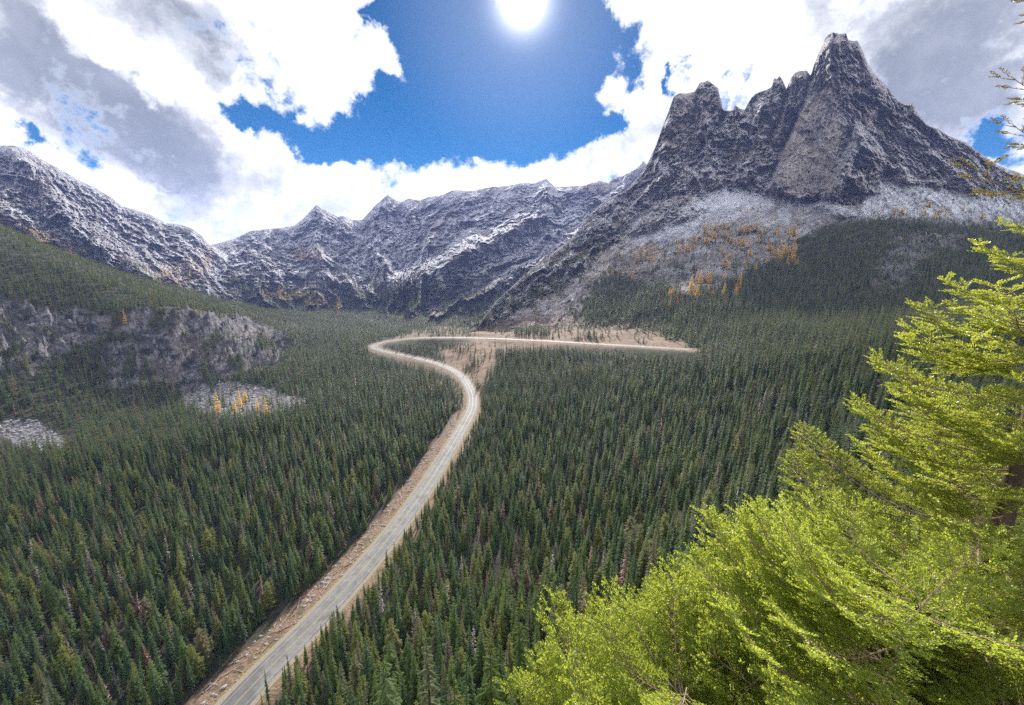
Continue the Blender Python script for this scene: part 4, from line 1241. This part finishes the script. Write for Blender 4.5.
def bough_mesh(name, L, seed, droop=.12, upturn=.15, mat=None, twigs=True, bare=0.12, width=.42, dens=1.0):
    """one flat fir bough along +X: wood and needles; returns (wood mesh, needle mesh)"""
    rng = np.random.default_rng(seed)
    n = 16
    x = np.linspace(0, 1, n)
    sw = rng.normal(0, .05)
    ax = np.stack([x * L, sw * L * x ** 2 + .015 * L * np.sin(x * 7 + seed), -droop * L * x * (1.2 - x) * 2 + upturn * L * x ** 3], -1)
    woods = [tube(ax, 0.009 * L / 1.5 * (1 - .85 * x) + .0015, 6)]
    needles = []

    def at(f):
        i = min(int(f * (n - 1)), n - 2); a = f * (n - 1) - i
        return ax[i] * (1 - a) + ax[i + 1] * a, (ax[i + 1] - ax[i]) / np.linalg.norm(ax[i + 1] - ax[i])
    up = np.array([0, 0, 1.])
    f = bare
    sg = 1
    while f < 1.0:
        p0, d0 = at(f)
        ll = width * L * (1 - f) ** .6 * (.35 + .65 * min(1, (f - bare) / .25 + .3)) * rng.uniform(.65, 1.15) + .07
        side = np.cross(up, d0) * sg
        ld = side * .78 + d0 * .62 + up * rng.normal(.02, .09); ld /= np.linalg.norm(ld)
        m = max(2, int(ll / .034 * dens))
        cur = p0.copy(); pts = [cur.copy()]; dd = ld.copy(); s2 = 1
        for q in range(m):
            u = q / m
            dd = dd + d0 * .03 + up * (.012 if u > .4 else -.018) + rng.normal(0, .025, 3); dd /= np.linalg.norm(dd)
            cur = cur + dd * ll / m; pts.append(cur.copy())
            if u > .06:
                sd = np.cross(up, dd) * s2; s2 = -s2
                sl = (.05 + .12 * (1 - u)) * rng.uniform(.7, 1.2)
                d2 = sd * .7 + dd * .7 + up * rng.normal(.06, .16); d2 /= np.linalg.norm(d2)
                needles.append(shoot(cur, d2, up, sl, rng))
                if sl > .11 and rng.random() < .5:
                    e_ = cur + d2 * sl * .45; d3 = d2 * .7 - sd * .5 * rng.choice([-1, 1]) + up * .1; d3 /= np.linalg.norm(d3)
                    needles.append(shoot(e_, d3, up, sl * .55, rng))
        pts = np.array(pts)
        needles.append(shoot(pts[-1], dd, up, .08, rng))
        # needles along the lateral itself
        for q in range(len(pts) - 1):
            needles.append(shoot(pts[q], dd, up, ll / m, rng, .02, .0026, .007))
        if twigs: woods.append(tube(pts, np.linspace(.0035, .0012, len(pts)), 4))
        f += .028 / L * 1.5 * rng.uniform(.8, 1.25) / dens; sg = -sg
    p0, d0 = at(.999); needles.append(shoot(p0, d0, up, .11, rng))
    wv, wf = merge(woods)
    nv = np.vstack(needles); nf = np.arange(len(nv)).reshape(-1, 3)
    return mesh_np(name + "_wood", wv, wf, [M_firtwig], smooth=True), mesh_np(name + "_needles", nv, nf, [mat or M_fir])


BG = [bough_mesh("bough", 1.5, 1), bough_mesh("bough", 1.25, 2, .08, .2), bough_mesh("bough", 1.7, 3, .15, .2), bough_mesh("bough", 1.0, 4, .05, .22), bough_mesh("bough", .75, 5, .05, .15)]
BY = [bough_mesh("bough", 1.5, 11, .16, .18, M_fir2), bough_mesh("bough", 1.2, 12, .10, .2, M_fir2), bough_mesh("bough", 1.75, 13, .18, .22, M_fir2), bough_mesh("bough", .9, 14, .06, .15, M_fir2), bough_mesh("bough", .6, 15, .06, .15, M_fir2)]
BR = [bough_mesh("bough", .8, 21, .1, .2, M_redtip, width=.25, dens=.6)]
print("needle tris", [len(b[1].polygons) for b in BG + BY])


def fir(label, base, height, nb, lib, prof, azw, seed, trunk_r=.09, bough_up=(.0, .35), zr=(.15, 1.0)):
    """prof(t) = bough length at height fraction; azw(rng) = azimuth picker (radians, 0 = +X)"""
    rng = np.random.default_rng(seed)
    root = link("fir_tree", None, label, "fir tree", None, "foreground fir trees")
    root.location = base
    z = np.linspace(-.1, .93, 9) * height
    wob = np.cumsum(rng.normal(0, .012, (9, 2)), 0)
    tv, tf = tube(np.c_[wob, z], trunk_r * (1 - .97 * np.linspace(0, 1, 9) ** .8) + .003, 10)
    link("trunk", mesh_np("fir_trunk", tv, tf, [M_bark], smooth=True), parent=root)
    for i in range(nb):
        t_ = zr[0] + (zr[1] - zr[0]) * (i + rng.uniform(0, 1)) / nb
        L = prof(t_) * rng.uniform(.8, 1.15)
        lens = [b[0].bounding if False else l_ for b, l_ in zip(lib, (1.5, 1.25, 1.7, 1.0, .75))]
        k_ = int(np.argmin([abs(l_ - L) + rng.uniform(0, .25) for l_ in lens]))
        s_ = L / lens[k_]
        a_ = azw(rng)
        up_ = rng.uniform(*bough_up) * (.5 + t_ * .8)
        b_ = link("bough", lib[k_][0], parent=root)
        wx, wy = np.interp(t_, np.linspace(-.1, 1, 9), wob[:, 0]), np.interp(t_, np.linspace(-.1, 1, 9), wob[:, 1])
        b_.location = (wx, wy, t_ * height)
        b_.rotation_euler = (rng.normal(0, .18), -up_, a_); b_.scale = (s_, s_ * rng.uniform(.85, 1.1), s_)
        link("needles", lib[k_][1], parent=b_)
    return root


LEN = dict()
uni = lambda lo, hi: (lambda rng: rng.uniform(lo, hi))
def mixaz(main, spread, frac):
    return lambda rng: rng.normal(main, spread) if rng.random() < frac else rng.uniform(-math.pi, math.pi)


# tall yellow-green fir at the right edge
tall = fir("tall yellow-green fir with layered boughs rising at the right edge", (3.75, 2.95, -5.2), 8.6, 130, BY, lambda t: np.interp(t, [0, .28, .33, .37, .41, .45, .52, .58, .63, .67, 1], [1.6, 1.45, 1.35, 1.25, 1.1, 1.0, .88, .68, .45, .26, .2]), mixaz(math.pi * 1.0, .95, .8), 5, .12, (-.05, .25), (.12, .99))
for z_, L_, a_, e_ in ((6.66, .66, .97, .10), (6.22, .60, .95, .05), (5.95, .58, .98, .02), (5.66, .72, .96, .04)):
    b_ = link("bough", BR[0][0], "sparse bough with rusty twig tips", parent=tall)
    b_.location = (0, 0, z_); b_.rotation_euler = (0, -e_, math.pi * a_); b_.scale = (L_ / .8,) * 3
    link("needles", BR[0][1], parent=b_)
# bushy firs below the overlook
fir("bright green fir crown spreading across the bottom beside the overlook", (2.35, 2.1, -5.2), 3.3, 60, BG, lambda t: np.interp(t, [0, .5, .85, 1], [1.7, 1.6, 1.1, .5]), mixaz(math.pi * .85, .8, .8), 6, .11, (.0, .45), (.35, 1.0))
fir("lower bright green fir with its top nearest the bottom edge", (1.12, 2.2, -5.6), 3.0, 48, BG, lambda t: np.interp(t, [0, .5, .85, 1], [1.5, 1.45, .95, .4]), mixaz(math.pi * .8, 1.0, .7), 7, .10, (.05, .5), (.35, 1.0))
fir("green fir leaning out between the bright crown and the tall edge fir", (3.4, 3.0, -6.2), 3.9, 46, BG, lambda t: np.interp(t, [0, .5, .85, 1], [1.8, 1.7, 1.2, .5]), mixaz(math.pi * .9, .7, .8), 8, .11, (.0, .35), (.35, 1.0))

# ------------------------------------------------------------------ haze
hb = bpy.data.meshes.new("haze")
x0, x1, y0, y1, z0, z1 = -4800, 4800, -2500, 5200, -262, 600
hv = [(x, y, z) for z in (z0, z1) for y in (y0, y1) for x in (x0, x1)]
hb.from_pydata(hv, [], [(0, 2, 3, 1), (4, 5, 7, 6), (0, 1, 5, 4), (2, 6, 7, 3), (0, 4, 6, 2), (1, 3, 7, 5)])
m, t = new_mat("haze_air")
pv = t.n("ShaderNodeVolumePrincipled", {"Color": (0.38, 0.50, 1.0), "Density": 0.000055, "Anisotropy": 0.0})
t.out(None, pv.outputs[0]); hb.materials.append(m)
link("haze", hb, "thin blue air between the overlook and the far mountains", "haze", "stuff")

# ------------------------------------------------------------------ sun and sky
SAZ, STE = raydir(523, 0); SAZ = float(SAZ); SEL = math.atan(float(STE))
sun_vec = Vector((math.sin(SAZ) * math.cos(SEL), math.cos(SAZ) * math.cos(SEL), math.sin(SEL)))
sd = bpy.data.lights.new("sun", "SUN"); sd.energy = 5.0; sd.angle = R(0.5); sd.color = (1.0, 0.95, 0.86)
so = bpy.data.objects.new("sun", sd); COL.objects.link(so)
so.rotation_euler = sun_vec.to_track_quat("Z", "Y").to_euler(); so.location = (0, 0, 500)

wd = bpy.data.worlds.new("World"); scene.world = wd; wd.use_nodes = True
wt = wd.node_tree; wt.nodes.clear(); t = NT(wt)
sky = t.n("ShaderNodeTexSky", sky_type="NISHITA", sun_disc=False)
sky.sun_elevation = SEL; sky.sun_rotation = SAZ; sky.altitude = 2500; sky.air_density = 0.9; sky.dust_density = 0.05; sky.ozone_density = 2.5
D = t.n("ShaderNodeTexCoord").outputs["Generated"]
wn = t.n("ShaderNodeTexNoise", {"Vector": D, "Scale": 6.0, "Detail": 6.0, "Roughness": 0.62})
wv_ = t.n("ShaderNodeVectorMath", operation="SUBTRACT"); t.put(wv_.inputs[0], wn.outputs["Color"]); wv_.inputs[1].default_value = (.5, .5, .5)
ws_ = t.n("ShaderNodeVectorMath", operation="SCALE"); t.put(ws_.inputs[0], wv_.outputs[0]); ws_.inputs["Scale"].default_value = 0.22
wa_ = t.n("ShaderNodeVectorMath", operation="ADD"); t.put(wa_.inputs[0], D); t.put(wa_.inputs[1], ws_.outputs[0])
DW = wa_.outputs[0]


def dirv(px, py):
    az_, te_ = raydir(px, py); az_ = float(az_); te_ = float(te_)
    v = Vector((math.sin(az_), math.cos(az_), te_)); v.normalize(); return v


def field(blobs):
    """sum of soft round blobs placed by direction in the sky: (px,py,radius,weight)"""
    acc = None
    for px, py, rad, w in blobs:
        c_ = dirv(px, py); ch_ = max((dirv(px + rad, py) - c_).length, (dirv(px, py + rad) - c_).length)
        dn = t.n("ShaderNodeVectorMath", operation="DISTANCE"); t.put(dn.inputs[0], DW); dn.inputs[1].default_value = c_
        v = t.ss(dn.outputs["Value"], 0.0, ch_ * 1.35, w, 0.0)
        acc = v if acc is None else t.math("ADD", acc, v)
    return acc


blue = field([(480, 60, 75, 1), (455, 115, 62, 1), (400, 135, 45, 1), (355, 140, 38, 1), (318, 142, 28, .9), (280, 125, 28, .9), (245, 108, 26, .9), (212, 92, 16, .8), (530, 110, 65, 1), (565, 130, 42, .9),
              (585, 60, 34, .8), (560, 30, 50, 1), (430, 15, 42, 1), (390, 10, 18, .6), (610, 128, 20, .6), (600, 10, 16, .5), (690, 76, 17, .75), (700, 62, 12, .6), (742, 76, 14, .5), (722, 84, 10, .4), (628, 60, 22, .45), (640, 118, 16, .5), (28, 132, 17, .7), (50, 146, 14, .6), (88, 154, 17, .6),
              (988, 142, 24, .8), (955, 138, 12, .4), (995, 15, 14, .5), (270, 80, 16, .35), (393, 85, 18, .5), (250, 235, 10, .3), (370, 100, 22, .35)])
white = field([(330, 60, 60, .55), (385, 52, 20, .3), (340, 95, 22, .4), (400, 155, 22, .65), (420, 185, 40, .8), (330, 200, 50, .6), (500, 178, 40, .7), (550, 165, 26, .7), (600, 170, 26, .6), (640, 150, 30, .6), (180, 130, 60, .7), (260, 175, 50, .7), (615, 85, 24, .5), (650, 90, 34, .5), (625, 15, 22, .5), (880, 30, 110, .55), (960, 80, 80, .4), (90, 50, 130, .55), (200, 30, 80, .4), (330, 30, 60, .3), (760, 30, 80, .4)])
n_big = t.noise(3.2, 3, .5, D); n_med = t.noise(9.0, 9, .62, D, .15); n_fin = t.noise(26.0, 8, .65, D, .2)
sub = t.math("SUBTRACT", t.math("ADD", 0.42, t.math("MULTIPLY", white, .55)), t.math("MULTIPLY", blue, .95))
dens_ = t.math("ADD", sub, t.math("MULTIPLY", t.math("SUBTRACT", n_med, .5), 2.6))
dens_ = t.math("ADD", dens_, t.math("MULTIPLY", t.math("SUBTRACT", n_fin, .5), .9))
alpha = t.ss(dens_, -.05, .42)
# thickness: heavy grey undersides
grey = field([(20, 55, 60, 1), (70, 85, 55, 1), (125, 112, 48, 1), (180, 128, 36, .9), (205, 152, 36, .9), (250, 178, 34, .8), (150, 160, 50, .7), (190, 195, 36, .6), (180, 22, 50, 1), (220, 50, 32, .7), (120, 0, 40, .6), (20, 10, 40, .6), (60, 28, 24, -.8), (105, 52, 26, -1.0), (152, 78, 24, -.8), (240, 108, 28, -1), (268, 140, 24, -.8), (100, 190, 40, -.3), (950, 60, 70, .9), (900, 45, 50, .7), (990, 90, 50, .8), (930, 110, 50, .7), (820, 15, 40, .5), (980, 20, 60, .7), (890, 95, 35, .5), (1010, 120, 30, .4), (760, 30, 40, -.5), (640, 60, 60, -.6), (450, 190, 90, -.8), (330, 60, 60, -.6)])
gn = t.math("ADD", grey, t.math("MULTIPLY", t.math("SUBTRACT", t.noise(4.5, 6, .55, t.vscale(DW, (1, 1, 2.2)), .4), .5), 2.4))
gf = t.ss(gn, -.15, 1.0)
soft_n = t.ss(n_med, .3, .7)
ccol = t.mix(gf, t.mix(t.ss(t.math("ADD", t.math("MULTIPLY", n_med, .5), t.math("MULTIPLY", n_fin, .5)), .38, .60), (0.76, 0.78, 0.83), (1.12, 1.12, 1.14)), t.mix(t.ss(n_med, .3, .7), (0.24, 0.27, 0.33), (0.38, 0.41, 0.48)))
ccol = t.mix(t.math("MULTIPLY", t.ss(dens_, .1, .5, 1, 0), .5), ccol, (1.15, 1.2, 1.3))
bg1 = t.n("ShaderNodeBackground", {"Color": sky.outputs[0], "Strength": 0.10})
sat = t.n("ShaderNodeHueSaturation", {"Saturation": 1.55, "Value": 0.85, "Color": sky.outputs[0]})
bg1 = t.n("ShaderNodeBackground", {"Color": sat.outputs[0], "Strength": 0.05})
# clouds opposite the sun are lit on the side that faces us, so they are brighter than the backlit ones
sdot = t.n("ShaderNodeVectorMath", operation="DOT_PRODUCT"); t.put(sdot.inputs[0], D); sdot.inputs[1].default_value = sun_vec
bg2 = t.n("ShaderNodeBackground", {"Color": ccol, "Strength": t.ss(sdot.outputs["Value"], 0.35, -0.5, 0.64, 1.6)})
mxw = t.n("ShaderNodeMixShader", {0: alpha}); t.put(mxw.inputs[1], bg1.outputs[0]); t.put(mxw.inputs[2], bg2.outputs[0])
# the sun's own glare in the sky
sdn = t.n("ShaderNodeVectorMath", operation="DISTANCE"); t.put(sdn.inputs[0], D); sdn.inputs[1].default_value = sun_vec
core = t.math("MULTIPLY", t.math("POWER", t.math("SUBTRACT", 1.0, t.math("MINIMUM", t.math("DIVIDE", sdn.outputs["Value"], 0.20), 1.0)), 9.0), 3.2)
glow = t.ss(sdn.outputs["Value"], 0.02, 0.32, 0.11, 0.0)
bg3 = t.n("ShaderNodeBackground", {"Color": (1.0, 0.97, 0.93), "Strength": t.math("ADD", core, glow)})
ad = t.n("ShaderNodeAddShader"); t.put(ad.inputs[0], mxw.outputs[0]); t.put(ad.inputs[1], bg3.outputs[0])
wo = t.n("ShaderNodeOutputWorld"); t.put(wo.inputs[0], ad.outputs[0])

# ------------------------------------------------------------------ render settings
scene.render.engine = "CYCLES"
scene.view_settings.view_transform = "Standard"; scene.view_settings.look = "None"; scene.view_settings.gamma = 1
scene.view_settings.exposure = 1.0
scene.cycles.use_denoising = False
scene.cycles.use_light_tree = False
scene.cycles.max_bounces = 5; scene.cycles.diffuse_bounces = 3; scene.cycles.transmission_bounces = 4; scene.cycles.volume_bounces = 1; scene.cycles.transparent_max_bounces = 6
scene.cycles.sample_clamp_indirect = 4.0
scene.render.film_transparent = False
